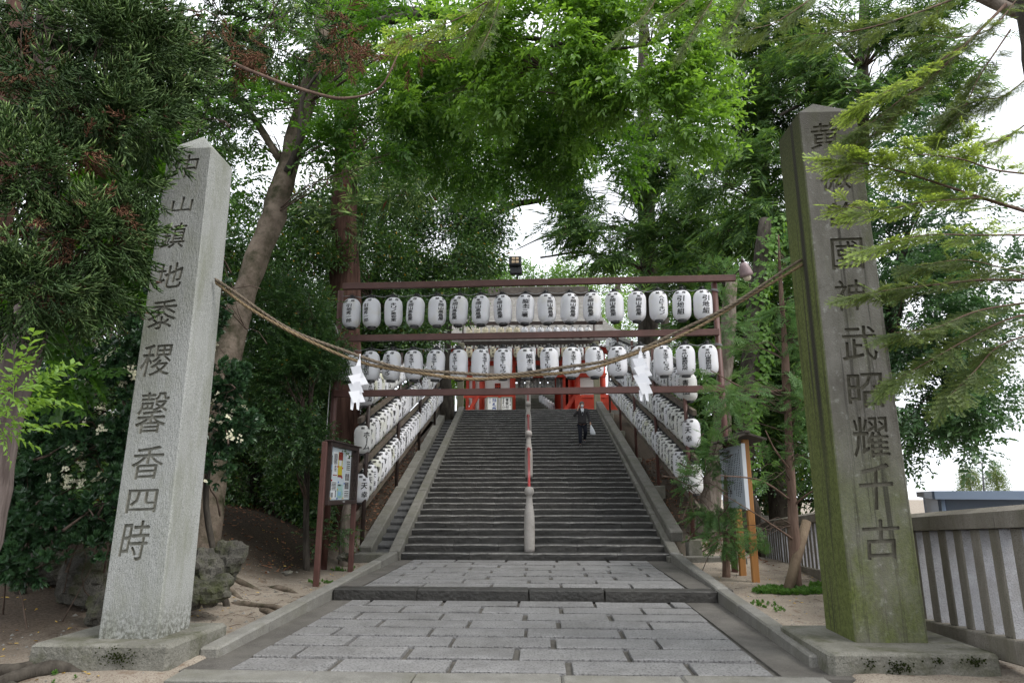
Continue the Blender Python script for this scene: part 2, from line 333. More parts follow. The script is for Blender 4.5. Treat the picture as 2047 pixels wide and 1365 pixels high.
def ground_mat():
    m, N, L, P = nodes('sandy_earth'); P.inputs['Roughness'].default_value = .95; P.inputs['Specular IOR Level'].default_value = .15
    geo = N.new('ShaderNodeNewGeometry')
    def noise(sc, det=6):
        n = N.new('ShaderNodeTexNoise'); n.inputs['Scale'].default_value = sc; n.inputs['Detail'].default_value = det; n.inputs['Roughness'].default_value = .65; L.new(geo.outputs['Position'], n.inputs['Vector']); return n.outputs['Fac']
    def rng(src, a, b, d=1.):
        x = N.new('ShaderNodeMapRange'); x.inputs['From Min'].default_value = a; x.inputs['From Max'].default_value = b; x.inputs['To Max'].default_value = d; L.new(src, x.inputs['Value']); return x.outputs[0]
    def mix(f, a, b):
        x = N.new('ShaderNodeMix'); x.data_type = 'RGBA'; L.new(f, x.inputs['Factor'])
        for k, v in (('A', a), ('B', b)):
            if isinstance(v, tuple): x.inputs[k].default_value = rgba(v)
            else: L.new(v, x.inputs[k])
        return x.outputs['Result']
    col = mix(rng(noise(1.2), .35, .65), (.215, .182, .143), (.33, .288, .232))
    col = mix(rng(noise(55, 3), .52, .62), col, (.16, .12, .095))
    col = mix(rng(noise(120, 2), .6, .68), col, (.38, .345, .30))
    col = mix(rng(noise(3.5), .57, .68, .8), col, (.13, .085, .055))
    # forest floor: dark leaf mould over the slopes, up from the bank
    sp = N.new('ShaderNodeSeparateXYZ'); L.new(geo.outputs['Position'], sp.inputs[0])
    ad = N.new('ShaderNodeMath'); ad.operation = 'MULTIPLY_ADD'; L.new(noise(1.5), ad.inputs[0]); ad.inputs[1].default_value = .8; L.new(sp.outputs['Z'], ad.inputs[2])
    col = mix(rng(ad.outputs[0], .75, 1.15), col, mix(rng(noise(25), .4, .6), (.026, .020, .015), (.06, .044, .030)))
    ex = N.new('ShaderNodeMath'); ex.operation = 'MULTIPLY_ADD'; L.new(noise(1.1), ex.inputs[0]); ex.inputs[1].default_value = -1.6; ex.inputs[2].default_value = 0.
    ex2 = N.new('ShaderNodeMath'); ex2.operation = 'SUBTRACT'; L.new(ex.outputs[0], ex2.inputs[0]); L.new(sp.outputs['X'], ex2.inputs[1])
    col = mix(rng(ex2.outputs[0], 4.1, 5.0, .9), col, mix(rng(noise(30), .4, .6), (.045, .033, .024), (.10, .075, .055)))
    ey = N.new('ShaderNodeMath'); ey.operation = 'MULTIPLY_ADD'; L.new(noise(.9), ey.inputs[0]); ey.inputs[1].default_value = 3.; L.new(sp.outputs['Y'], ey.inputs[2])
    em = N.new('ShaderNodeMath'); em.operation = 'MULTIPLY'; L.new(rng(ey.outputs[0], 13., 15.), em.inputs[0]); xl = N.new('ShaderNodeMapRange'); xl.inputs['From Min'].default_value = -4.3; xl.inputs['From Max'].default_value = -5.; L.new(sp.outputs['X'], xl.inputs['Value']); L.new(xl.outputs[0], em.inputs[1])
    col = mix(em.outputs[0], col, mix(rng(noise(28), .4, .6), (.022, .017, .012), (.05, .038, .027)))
    L.new(col, P.inputs['Base Color'])
    bp = N.new('ShaderNodeBump'); bp.inputs['Strength'].default_value = .8; bp.inputs['Distance'].default_value = .02; L.new(noise(45), bp.inputs['Height']); L.new(bp.outputs[0], P.inputs['Normal'])
    return m
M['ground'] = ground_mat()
M['road'] = mat('road_asphalt', (.05, .05, .05), (.075, .073, .07), 4, .9, .5, 120, .2)

def curtain_mat():
    m, N, L, P = nodes('hexagon_print_cloth'); P.inputs['Roughness'].default_value = .9
    geo = N.new('ShaderNodeNewGeometry'); vo = N.new('ShaderNodeTexVoronoi'); vo.inputs['Scale'].default_value = 1.7; vo.inputs['Randomness'].default_value = 0.
    L.new(geo.outputs['Position'], vo.inputs['Vector'])
    rp = N.new('ShaderNodeValToRGB'); e = rp.color_ramp.elements
    e[0].position = 0; e[0].color = (.16, .03, .025, 1); e[1].position = .22; e[1].color = (.30, .30, .29, 1)
    for p_, c_ in ((.24, (.14, .14, .135, 1)), (.36, (.14, .14, .135, 1)), (.38, (.34, .34, .33, 1)), (.5, (.22, .22, .21, 1))):
        k = e.new(p_); k.color = c_
    rp.color_ramp.interpolation = 'CONSTANT'
    L.new(vo.outputs['Distance'], rp.inputs['Fac']); L.new(rp.outputs[0], P.inputs['Base Color']); return m
M['cloth'] = curtain_mat()

def leaf_mat(name, dark, light, young, trans=.35, rough=.45, spec=.35, old=None):
    """leaf: hue differs from leaf to leaf and from old growth to new shoots"""
    m, N, L, P = nodes(name); P.inputs['Roughness'].default_value = rough; P.inputs['Specular IOR Level'].default_value = spec
    a = N.new('ShaderNodeAttribute'); a.attribute_name = 'tone'; b = N.new('ShaderNodeAttribute'); b.attribute_name = 'age'
    def mix(f, x, y):
        k = N.new('ShaderNodeMix'); k.data_type = 'RGBA'; L.new(f, k.inputs['Factor'])
        for nm, v in (('A', x), ('B', y)):
            if isinstance(v, tuple): k.inputs[nm].default_value = rgba(v)
            else: L.new(v, k.inputs[nm])
        return k.outputs['Result']
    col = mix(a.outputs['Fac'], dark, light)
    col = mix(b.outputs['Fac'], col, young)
    if old:
        mr = N.new('ShaderNodeMapRange'); mr.inputs['From Min'].default_value = .93; mr.inputs['From Max'].default_value = .97; L.new(a.outputs['Fac'], mr.inputs['Value'])
        col = mix(mr.outputs[0], col, old)
    L.new(col, P.inputs['Base Color'])
    tr = N.new('ShaderNodeBsdfTranslucent')
    hv = N.new('ShaderNodeHueSaturation'); hv.inputs['Hue'].default_value = .485; hv.inputs['Saturation'].default_value = 1.15; hv.inputs['Value'].default_value = 1.7; L.new(col, hv.inputs['Color']); L.new(hv.outputs[0], tr.inputs['Color'])
    ms = N.new('ShaderNodeMixShader'); ms.inputs[0].default_value = trans; L.new(P.outputs[0], ms.inputs[1]); L.new(tr.outputs[0], ms.inputs[2])
    L.new(ms.outputs[0], N['Material Output'].inputs['Surface']); return m
LM = {
 'sugi': leaf_mat('cedar_needles', (.042, .085, .028), (.10, .175, .052), (.34, .47, .17), .34, .5, .35, old=(.13, .055, .035)),
 'tobira': leaf_mat('glossy_rosette_leaves', (.026, .066, .03), (.05, .108, .045), (.09, .17, .06), .2, .28, .55),
 'flower': leaf_mat('cream_flowers', (.62, .6, .42), (.74, .72, .55), (.74, .72, .55), .2, .6, .2),
 'oak': leaf_mat('dark_evergreen_leaves', (.026, .066, .022), (.052, .112, .034), (.10, .18, .045), .3, .33, .5, old=(.32, .20, .03)),
 'bright': leaf_mat('fresh_green_leaves', (.10, .20, .038), (.15, .28, .055), (.20, .33, .075), .5, .36, .5),
 'mid': leaf_mat('green_leaves', (.045, .12, .022), (.08, .17, .03), (.12, .23, .045), .45, .4, .4),
 'maple': leaf_mat('maple_leaves', (.05, .12, .022), (.07, .16, .03), (.09, .2, .04), .45, .45, .35),
 'lime': leaf_mat('lime_green_leaves', (.12, .22, .045), (.17, .29, .06), (.2, .33, .08), .45, .45, .35),
 'fir': leaf_mat('fir_needles', (.042, .098, .03), (.072, .14, .042), (.20, .33, .065), .32, .5, .3, old=(.10, .085, .05)),
 'firnear': leaf_mat('hanging_fir_needles', (.065, .10, .03), (.12, .16, .048), (.40, .54, .12), .42, .5, .3, old=(.16, .11, .05)),
 'cypress': leaf_mat('cypress_scales', (.07, .15, .055), (.12, .21, .07), (.19, .31, .09), .38, .5, .3, old=(.12, .08, .05)),
 'camphor': leaf_mat('glossy_tree_leaves', (.032, .085, .03), (.06, .13, .045), (.11, .19, .065), .28, .33, .5),
 'ivy': leaf_mat('ivy_leaves', (.085, .19, .03), (.13, .26, .04), (.15, .28, .05), .4, .45, .35),
 'far': leaf_mat('far_leaves', (.10, .15, .05), (.16, .20, .07), (.2, .25, .1), .3, .6, .2),
 'weed': leaf_mat('weed_leaves', (.06, .14, .03), (.10, .2, .045), (.12, .24, .05), .35, .5, .3),
 'fallen': leaf_mat('fallen_leaves', (.45, .30, .06), (.55, .40, .12), (.4, .3, .1), .2, .7, .2, old=(.28, .15, .07)),
 'litter': leaf_mat('leaf_litter', (.14, .07, .04), (.24, .12, .07), (.3, .17, .1), .1, .8, .2),
}

# ------------------------------------------------------------------ writing
FONT_CACHE = {}
def glyph(ch, bold=.012):
    """one character as flat triangles in an em box centred on 0"""
    key = (ch, bold)
    if key in FONT_CACHE: return FONT_CACHE[key]
    c = bpy.data.curves.new('g', 'FONT'); c.body = ch; c.resolution_u = 2; c.offset = bold; c.fill_mode = 'FRONT'
    o = bpy.data.objects.new('g', c); COL.objects.link(o)
    bpy.context.view_layer.update()
    me = bpy.data.meshes.new_from_object(o.evaluated_get(bpy.context.evaluated_depsgraph_get()))
    v = np.zeros(len(me.vertices) * 3); me.vertices.foreach_get('co', v); v = v.reshape(-1, 3)[:, :2]
    f = [tuple(p.vertices) for p in me.polygons]
    bpy.data.objects.remove(o); bpy.data.curves.remove(c); bpy.data.meshes.remove(me)
    if len(v):
        lo, hi = v.min(0), v.max(0); v = v - (lo + hi) / 2
    FONT_CACHE[key] = (v, f); return v, f
def cut_grid(me, step):
    bm = bmesh.new(); bm.from_mesh(me)
    for ax in (0, 1):
        co = [v.co[ax] for v in bm.verts]
        if not co: continue
        lo, hi = min(co), max(co); k = math.ceil(lo / step)
        while k * step < hi:
            no = Vector((1, 0, 0)) if ax == 0 else Vector((0, 1, 0))
            bmesh.ops.bisect_plane(bm, geom=bm.verts[:] + bm.edges[:] + bm.faces[:], plane_co=no * (k * step), plane_no=no); k += 1
    bm.to_mesh(me); bm.free()
def flat_text(items, bold=.012):
    """items: (char, u, v, width, height, slant) -> verts2d, faces"""
    V = []; F = []
    for ch, u, v, wd, ht, *sl in items:
        g, f = glyph(ch, bold)
        if not len(g): continue
        ext = np.ptp(g, 0); k = .92
        sx = wd * (k if ext[0] > .45 else ext[0] * 1.1) / max(ext[0], .05); sy = ht * (k if ext[1] > .45 else max(ext[1], .08) * 1.1) / max(ext[1], .05)
        o = len(V); s_ = sl[0] if sl else 0.
        for x, y in g: V.append((u + x * sx + s_ * y * sy, v + y * sy + s_ * .6 * x * sx, 0))
        F += [tuple(i + o for i in q) for q in f]
    return V, F

# ------------------------------------------------------------------ lay of the land
ST_Y0, ST_Z0, NSTEP, RISE, RUN = 15.4, .15, 36, .15, .461
def S(u, v, z):
    """stair frame: u across, v up along the flight"""
    return Vector((-.24 + u - .0235 * v, ST_Y0 + v, z))
def hw(v): return 2.98 + .012 * v
def hill(y):
    return np.interp(y, [-99, 14.5, 15.6, 32, 36, 60, 120, 400], [0, 0, .25, 5.35, 5.5, 9, 16, 18])
def ground_z(x, y):
    x = np.asarray(x, float); y = np.asarray(y, float)
    h = hill(y)
    lf = sstep(-4.9, -6.6, x); h = h * (1 - lf) + hill(y - 6.5) * lf
    ra_, rb_ = np.interp(y, [15, 22, 30, 60], [3.8, 4.2, 4.6, 4.6]), np.interp(y, [15, 22, 30, 60], [5.2, 6.2, 9.5, 9.5])
    right = 1 - sstep(ra_, rb_, x)
    z = h * right
    bank = sstep(-4.2, -8.5, x) * sstep(6, 11, y) * .75 + sstep(-8, -16, x) * 2.0 * sstep(5, 14, y)     # left bank
    bank = bank + sstep(-4.6, -6.8, x) * sstep(10, 15.5, y) * .62
    z = z + bank * (1 - sstep(17, 27, y))
    z = z - sstep(5.2, 6.8, x) * sstep(15, 22, y) * .35 - sstep(7.5, 14, x) * 1.5
    z = z - .15 * (1 - sstep(5.9, 6.3, y))
    # keep below the built path and stairs
    inpath = (x > -3.4) & (x < 2.75) & (y < 15.6) & (y > 5.8)
    z = np.where(inpath, np.minimum(z, -.12), z)
    instair = (x > -4.35) & (x < 3.3) & (y >= 15.4) & (y < 32.4)
    z = np.where(instair, np.minimum(z, np.maximum(-.1, .3 + (y - 15.4) * .325 - .45)), z)
    return z
def gz(x, y):
    return float(ground_z(x, y)) + .03 * mnoise.noise((x * .9, y * .9, 0))
def build_ground():
    def axis(pts):
        out = []
        for a, b, s in pts: out += list(np.arange(a, b, s))
        return np.array(out + [pts[-1][1]])
    xs = axis([(-400, -60, 40), (-60, -20, 4), (-20, -10, .8), (-10, 8, .16), (8, 20, .8), (20, 60, 4), (60, 400, 40)])
    ys = axis([(-60, 0, 6), (0, 5, .8), (5, 20, .16), (20, 40, .5), (40, 80, 4), (80, 400, 40)])
    X, Y = np.meshgrid(xs, ys); Z = ground_z(X, Y)
    for i in range(X.shape[0]):
        for j in range(X.shape[1]):
            if abs(X[i, j]) < 25 and 0 < Y[i, j] < 45:
                Z[i, j] += .03 * mnoise.noise((X[i, j] * .9, Y[i, j] * .9, 0)) + .02 * mnoise.noise((X[i, j] * 4, Y[i, j] * 4, 3))
    nx = len(xs); V = np.stack([X.ravel(), Y.ravel(), Z.ravel()], 1)
    F = [(j * nx + i, j * nx + i + 1, (j + 1) * nx + i + 1, (j + 1) * nx + i) for j in range(len(ys) - 1) for i in range(nx - 1)]
    me = bpy.data.meshes.new('ground'); me.from_pydata(V.tolist(), [], F); me.polygons.foreach_set('use_smooth', [True] * len(F))
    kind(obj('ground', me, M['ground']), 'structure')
build_ground()
kind(obj('road', MB().box((0, -12, -.125), (120, 36.4, .02)), M['road']), 'structure')

# ------------------------------------------------------------------ path: two paved terraces
def slab(mb, x0, x1, y0, y1, z0, z1, ch=.012, jit=.004, m=0):
    mb.cbox(((x0 + x1) / 2, (y0 + y1) / 2, (z0 + z1) / 2), (x1 - x0, y1 - y0, z1 - z0), ch, None, m, jit); return mb
path = bpy.data.objects.new('path', None); COL.objects.link(path); kind(path, 'structure')
M['joint'] = mat('dark_joint_mortar', (.085, .078, .068), (.13, .122, .108), 6, .95, .5, 90, .1)
for (ya, yb, zt, xr0, xr1) in ((6.5, 10.7, -.012, 2.06, 2.2), (10.95, 15.45, .138, 2.16, 2.36)):
    ym, dy_ = (ya + yb) / 2, yb - ya
    obj('joint_bed', MB().box((-.42, ym, zt - .124), (5.5, dy_, .2)), M['joint'], path)
    obj('side_strip', MB().box((-3.215, ym, zt - .1), (.47, dy_, .2)), M['grout'], path)
    obj('side_strip', MB().box(((xr0 + xr1) / 2 + .34, ym, zt - .1), (.66, dy_, .2)), M['grout'], path)
def pave(y0, y1, rows, ztop, xl, xr, pitch, lens):
    dy = (y1 - y0) / rows
    for r_ in range(rows):
        ya = y0 + r_ * dy + .04; yb = y0 + (r_ + 1) * dy - .04
        t = (ya - 6.5) / 9
        x0 = xl; x1 = xr + .12 * t
        x = x0 - (r_ % 2) * .52 - .2 * random.random() - .1; st = []
        while x < x1:
            a, b = max(x, x0), min(x + lens + random.uniform(-.015, .015), x1)
            if b - a > .05: st.append([a, b])
            x = x + pitch if b < x1 else x1 + 1
        if st[0][1] - st[0][0] < .22: st[1][0] = st[0][0]; st.pop(0)
        if x1 - st[-1][1] > .01 or st[-1][1] - st[-1][0] < .22:
            if st[-1][1] - st[-1][0] < .22: st.pop()
            st[-1][1] = x1
        for a, b in st:
            mb = MB(); zt = ztop + random.uniform(-.007, .006); slab(mb, a, b, ya + random.uniform(-.004, .004), yb + random.uniform(-.004, .004), zt - .09, zt, .006, .004)
            obj('paving_stone', mb, M['paving'], path)
pave(6.52, 10.66, 8, .0, -2.97, 2.06, 1.13, 1.075)
pave(11.02, 15.36, 9, .15, -2.93, 2.14, 1.12, 1.065)
def row_stones(name, parent, x0, x1, y0, y1, z0, z1, n, material, jit=.008, ch=.018):
    cuts = [x0] + sorted(x0 + (x1 - x0) * (k + random.uniform(-.2, .2)) / n for k in range(1, n)) + [x1]
    for a, b in zip(cuts[:-1], cuts[1:]):
        mb = MB(); slab(mb, a + .003, b - .003, y0, y1, z0, z1, ch, jit); obj(name, mb, material, parent)
row_stones('edge_stone', path, -3.38, 2.5, 6.16, 6.5, -.2, .004, 5, M['kerb'])
row_stones('edge_stone', path, -3.3, 2.62, 10.68, 11.0, -.03, .155, 4, M['step'])
# kerbs either side
def kerb_run(pts, n, wd, ht):
    for (xa, ya, za), (xb, yb, zb) in zip(pts[:-1], pts[1:]):
        for k in range(n):
            t0, t1 = k / n, (k + 1) / n
            a = Vector((lerp(xa, xb, t0), lerp(ya, yb, t0) + .004, lerp(za, zb, t0) - ht / 2)); b = Vector((lerp(xa, xb, t1), lerp(ya, yb, t1) - .004, lerp(za, zb, t1) - ht / 2))
            j = random.uniform(-.006, .006); obj('kerb_stone', MB().bar(a + Vector((j, 0, j)), b + Vector((j, 0, j)), wd, ht, ch=.02), M['kerb'], path)
kerb_run([(-3.40, 7.0, .085), (-3.42, 10.9, .17), (-3.38, 15.3, .34)], 3, .2, .34)
kerb_run([(2.62, 6.9, .10), (2.74, 10.9, .18), (2.86, 15.3, .34)], 3, .2, .34)

# ------------------------------------------------------------------ stone stairs
stairs = bpy.data.objects.new('stone_stairs', None); COL.objects.link(stairs); stairs.location = S(0, 0, .15); kind(stairs, 'structure')
def step_stone(i, u0, u1):
    """block with a worn nosing: 6 segments along the front edge"""
    n = max(3, int((u1 - u0) / .22)); z1 = ST_Z0 + RISE * (i + 1); z0 = z1 - .17; v0 = RUN * i; v1 = v0 + RUN + .06
    V = []; F = []
    for k in range(n + 1):
        u = u0 + (u1 - u0) * k / n; jv = random.uniform(-.012, .012); jz = random.uniform(-.01, .006)
        end = 1 if k in (0, n) else 0
        u_ = u + (.004 if k == 0 else -.004 if k == n else 0)
        V += [S(u_, v0 + jv - .004, z0), S(u_, v0 + jv + random.uniform(-.012, .006), z1 - .07), S(u_, v0 + jv, z1 - .025 - end * .012), S(u_, v0 + jv + .022 + end * .01, z1 + jz - end * .005), S(u_, v1, z1 - .004), S(u_, v1, z0)]
    for k in range(n):
        for q in range(5): F.append((k * 6 + q, (k + 1) * 6 + q, (k + 1) * 6 + q + 1, k * 6 + q + 1))
    F.append((0, 1, 2, 3, 4, 5)); F.append(tuple(n * 6 + q for q in (5, 4, 3, 2, 1, 0)))
    mb = MB().add(V, F)
    for k in range(n): mb.m[k * 5 + 2] = 1
    obj('step_stone', mb, [M['step'], M['worn_lit']], stairs)
for i in range(NSTEP):
    h_ = hw(RUN * i) + .02
    if i == 0: h_ += .32
    for lo, hi in ((-h_, 0.), (0., h_)):
        n = random.choice((2, 3, 3)) if i < 20 else 2
        cuts = [lo] + sorted(lo + (hi - lo) * (k + random.uniform(-.22, .22)) / n for k in range(1, n)) + [hi]
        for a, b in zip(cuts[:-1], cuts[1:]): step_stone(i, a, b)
obj('stair_core', MB().add([S(-3.0, .15, -.2), S(3.0, .15, -.2), S(3.0, 16.6, -.2), S(-3.0, 16.6, -.2), S(-3.0, .15, .1), S(3.0, .15, .1), S(3.0, 16.6, 5.3), S(-3.0, 16.6, 5.3)],
    [(0, 3, 2, 1), (4, 5, 6, 7), (0, 1, 5, 4), (1, 2, 6, 5), (2, 3, 7, 6), (3, 0, 4, 7)]), M['step'], stairs)
obj('landing', MB().box((-.6, 35.2, 5.3), (14, 6.3, .53)), M['balus'], stairs)
ZL = 5.565
def slope_z(v): return ST_Z0 + RISE + v * RISE / RUN
def slope_bar(name, parent, u0, u1, v0, v1, dz, th, n, material, du=.012):
    for k in range(n):
        a = v0 + (v1 - v0) * k / n + .004; b = v0 + (v1 - v0) * (k + 1) / n - .004
        j = random.uniform(-.006, .006)
        pa = S((u0 + u1) / 2 * (1 + du * a / 3), a, slope_z(a) + dz - th / 2 + j); pb = S((u0 + u1) / 2 * (1 + du * b / 3), b, slope_z(b) + dz - th / 2 + j)
        obj(name, MB().bar(pa, pb, abs(u1 - u0), th, ch=.022), material, parent)
bl = thing('stone_balustrade', 'low twin stone kerbs with a stepped stone gutter along the left of the stairs', 'balustrade', S(-3.4, 0, .15))
slope_bar('kerb_stone', bl, -3.0, -3.26, -.12, 16.5, .10, .5, 8, M['balus'])
slope_bar('kerb_stone', bl, -3.66, -3.96, .02, 16.5, .13, .5, 8, M['balus'])
for k in range(34):
    v0 = .1 + k * .485
    mb = MB(); c = S(-3.46 * (1 + .004 * v0), v0 + .24, slope_z(v0) - .14); mb.cbox(c, (.44, .49, .2), .02, Matrix.Rotation(R(9), 3, 'X'), 0, .012)
    obj('gutter_stone', mb, M['gutter'], bl)
row_stones('foot_stone', bl, -4.22, -3.3, 15.02, 15.4, .0, .30, 1, M['balus'])
br = thing('stone_balustrade', 'thick stone coping on a kerb along the right of the stairs', 'balustrade', S(3.2, 0, .15))
slope_bar('kerb_stone', br, 3.0, 3.24, -.1, 16.5, .06, .5, 7, M['balus'])
slope_bar('coping_stone', br, 3.14, 3.44, .45, 16.5, .30, .24, 5, M['balus'], .004)
row_stones('foot_stone', br, 2.7, 4.4, 15.12, 15.42, .0, .26, 2, M['balus'])

# centre handrail: turned stone posts and red pipes
hr = thing('stair_handrail', 'centre handrail of turned pale stone posts joined by red pipes', 'handrail', S(-.1, .3, .3))
PV = [.42, 5.6, 10.8, 16.3]
prof = [(.118, 0), (.122, .1), (.125, .5), (.118, .82), (.105, .93), (.095, .95), (.1, .97), (.092, .98), (.094, 1.03), (.08, 1.05), (.084, 1.09), (.078, 1.1), (.072, 1.2), (.066, 1.27), (.075, 1.28), (.1, 1.31), (.112, 1.36), (.108, 1.41), (.09, 1.45), (.05, 1.475), (.01, 1.48)]
tops = []
for v in PV:
    z = ST_Z0 + RISE * (int(v / RUN) + 1) if v < 16.4 else ZL
    p = S(-.09, v, z - .02); obj('post', MB().lathe(p, prof, 20), M['post'], hr, True); tops.append(p + Vector((0, 0, .92)))
for a, b in zip(tops[:-1], tops[1:]):
    d = (b - a).normalized()
    obj('rail', MB().tube([a + d * .09, b - d * .09], .038, 10), M['pipe_red'], hr, True)
    obj('collar', MB().tube([b - d * .16, b - d * .1], .062, 12), M['pipe_red'], hr, True)
    obj('collar', MB().tube([a + d * .1, a + d * .16], .062, 12), M['pipe_red'], hr, True)
obj('plaque', MB().box(S(-.08, 5.6 - .128, tops[1].z - .2), (.1, .012, .06)), M['led'], hr)

# ------------------------------------------------------------------ inscribed stone pillars
def pillar(name_label, cx, cy, z0, zs, za, hb, ht, base, chars, mats, ccx, sign):
    root = thing('stone_pillar', name_label, 'stone pillar', (cx, cy, 0))
    mb = MB(); c = .012
    vs = []
    for z, h in ((z0 - .05, hb), (z0 + .3, hb - (hb - ht) * .05), (zs, ht)):
        vs += [(cx - h + c, cy - h, z), (cx + h - c, cy - h, z), (cx + h, cy - h + c, z), (cx + h, cy + h - c, z), (cx + h - c, cy + h, z), (cx - h + c, cy + h, z), (cx - h, cy + h - c, z), (cx - h, cy - h + c, z)]
    vs.append((cx, cy, za))
    fs = [tuple(range(7, -1, -1))] + [(r_ * 8 + k, r_ * 8 + (k + 1) % 8, r_ * 8 + 8 + (k + 1) % 8, r_ * 8 + 8 + k) for r_ in range(2) for k in range(8)] + [(16 + k, 16 + (k + 1) % 8, 24) for k in range(8)]
    mb.add(vs, fs); sh = obj('shaft', mb, mats, root)
    cut = MB()
    for ch, px, py, wd, ht_, sl in chars:
        Yf = cy - hb + .012; p = at(px, py, Yf)
        yf = cy - lerp(hb, ht, (p.z - z0) / (zs - z0))
        V, F = flat_text([(ch, 0, 0, wd, ht_, sl)], 0)
        key = {}; W = []; ix = []
        for q in V:
            k_ = (round(q[0], 5), round(q[1], 5))
            if k_ not in key: key[k_] = len(W); W.append(q)
            ix.append(key[k_])
        T = [tuple(ix[i] for i in f) for f in F]; T = [f for f in T if len(set(f)) == 3]; ed = {}
        for f in T:
            for i in range(3): ed[(f[i], f[(i + 1) % 3])] = 1
        nW = len(W); FF = [f[::-1] for f in T] + [tuple(i + nW for i in f) for f in T] + [(a, b, b + nW, a + nW) for (a, b) in ed if (b, a) not in ed]
        for k_, (ox, oz) in enumerate(((-.0035, .0025), (.0035, -.0025))):
            d0, d1 = .030 + .0015 * k_, -.05 - .002 * k_
            cut.add([(p.x + q[0] + ox, yf + d0, p.z + q[1] + oz) for q in W] + [(p.x + q[0] + ox, yf + d1, p.z + q[1] + oz) for q in W], FF, 0)
    co = obj('cutter', cut, mats[1])
    md = sh.modifiers.new('b', 'BOOLEAN'); md.operation = 'DIFFERENCE'; md.object = co; md.solver = 'EXACT'; md.use_self = True; md.material_mode = 'TRANSFER'
    co.location = -Vector((0, 0, 0)); bpy.context.view_layer.update()
    me2 = bpy.data.meshes.new_from_object(sh.evaluated_get(bpy.context.evaluated_depsgraph_get()))
    nv = len(me2.vertices); sh.modifiers.clear()
    if nv > 60: sh.data = me2
    print('carved', nv)
    bpy.data.objects.remove(co)
    x0, x1, y0, y1, zb, zt = base
    obj('base', MB().cbox(((x0 + x1) / 2, (y0 + y1) / 2, (zb + zt) / 2), (x1 - x0, y1 - y0, zt - zb), .03, None, 0, .012), M['gran_base'], root)
    return root
LCH = [('中', 371, 330, .27, .31, .12), ('山', 362, 407, .26, .20, .12), ('鎮', 345, 470, .30, .33, .12), ('地', 337, 550, .33, .32, .12), ('黍', 323, 628, .34, .36, .1), ('稷', 312, 719, .36, .38, .1),
       ('馨', 304, 824, .35, .47, .08), ('香', 295, 924, .36, .36, .08), ('四', 284, 1001, .34, .25, .05), ('時', 270, 1080, .30, .42, .08)]
RCH = [('黄', 1650, 271, .36, .36, .12), ('薇', 1671, 350, .38, .40, .12), ('啓', 1682, 428, .40, .31, .12), ('國', 1694, 507, .38, .40, .04), ('神', 1699, 590, .36, .38, .08), ('武', 1718, 686, .40, .42, .05),
       ('昭', 1730, 780, .40, .40, .04), ('耀', 1741, 873, .40, .46, .05), ('千', 1751, 972, .37, .50, .1), ('古', 1761, 1077, .40, .42, .08)]
PL = pillar('pale grey square granite pillar carved with ten characters, left of the path', -4.06, 6.98, .22, 5.5, 5.80, .30, .262, (-4.85, -3.50, 6.42, 7.6, -.2, .22), LCH, [M['gran_pale'], M['groove']], -4.06, 1)
PR = pillar('dark mossy stone pillar with green algae and carved characters, right of the path', 3.40, 7.45, .18, 6.0, 6.32, .352, .335, (2.60, 4.12, 6.62, 7.95, -.2, .18), RCH, [M['moss'], M['groove2']], 3.4, -1)

# ------------------------------------------------------------------ straw rope with paper streamers between the pillars
RP = [(430, 562), (500, 611), (600, 671), (700, 711), (800, 737), (900, 750), (1000, 752), (1100, 744), (1200, 726), (1300, 694), (1400, 646), (1500, 589), (1604, 523)]
rpts = [at(x, y, lerp(7.02, 7.4, i / (len(RP) - 1))) for i, (x, y) in enumerate(RP)]
def smooth_path(pts, n):
    out = []
    P_ = [pts[0] * 2 - pts[1]] + list(pts) + [pts[-1] * 2 - pts[-2]]
    for i in range(1, len(P_) - 2):
        for k in range(n):
            t = k / n; a, b, c, d = P_[i - 1:i + 3]
            out.append(.5 * ((2 * b) + (c - a) * t + (2 * a - 5 * b + 4 * c - d) * t * t + (3 * b - a - 3 * c + d) * t ** 3))
    out.append(P_[-2].copy()); return out
rope = thing('straw_rope', 'twisted double straw rope sagging between the two stone pillars', 'rope', rpts[6])
cen = smooth_path(rpts, 34)
for s_, (dz, mt) in enumerate(((.022, 'rope_old'), (-.022, 'rope'))):
    line = [p + Vector((0, .02 * math.sin(i * .05 + s_), dz + .012 * math.sin(i * .083 + 2 * s_))) for i, p in enumerate(cen)]
    mb = MB()
    for st in range(3):
        pts = []
        for i, p in enumerate(line):
            a = i * .62 + st * 2 * math.pi / 3
            pts.append(p + Vector((0, math.cos(a) * .0095, math.sin(a) * .0095)))
        mb.tube(pts, .0112, 6, wob=.12)
    obj('strand', mb, M[mt], rope, True)
fz = MB()
for i in range(0, len(cen), 2):
    for k in range(3):
        a = cen[i] + Vector((0, 0, random.uniform(-.03, .03))); d = Vector((random.uniform(-.05, .05), random.uniform(-.03, .03), random.uniform(-.05, .03)))
        fz.add([a, a + Vector((.002, 0, .002)), a + d], [(0, 1, 2)])
kind(obj('straw_ends', fz, M['rope'], rope), 'stuff')
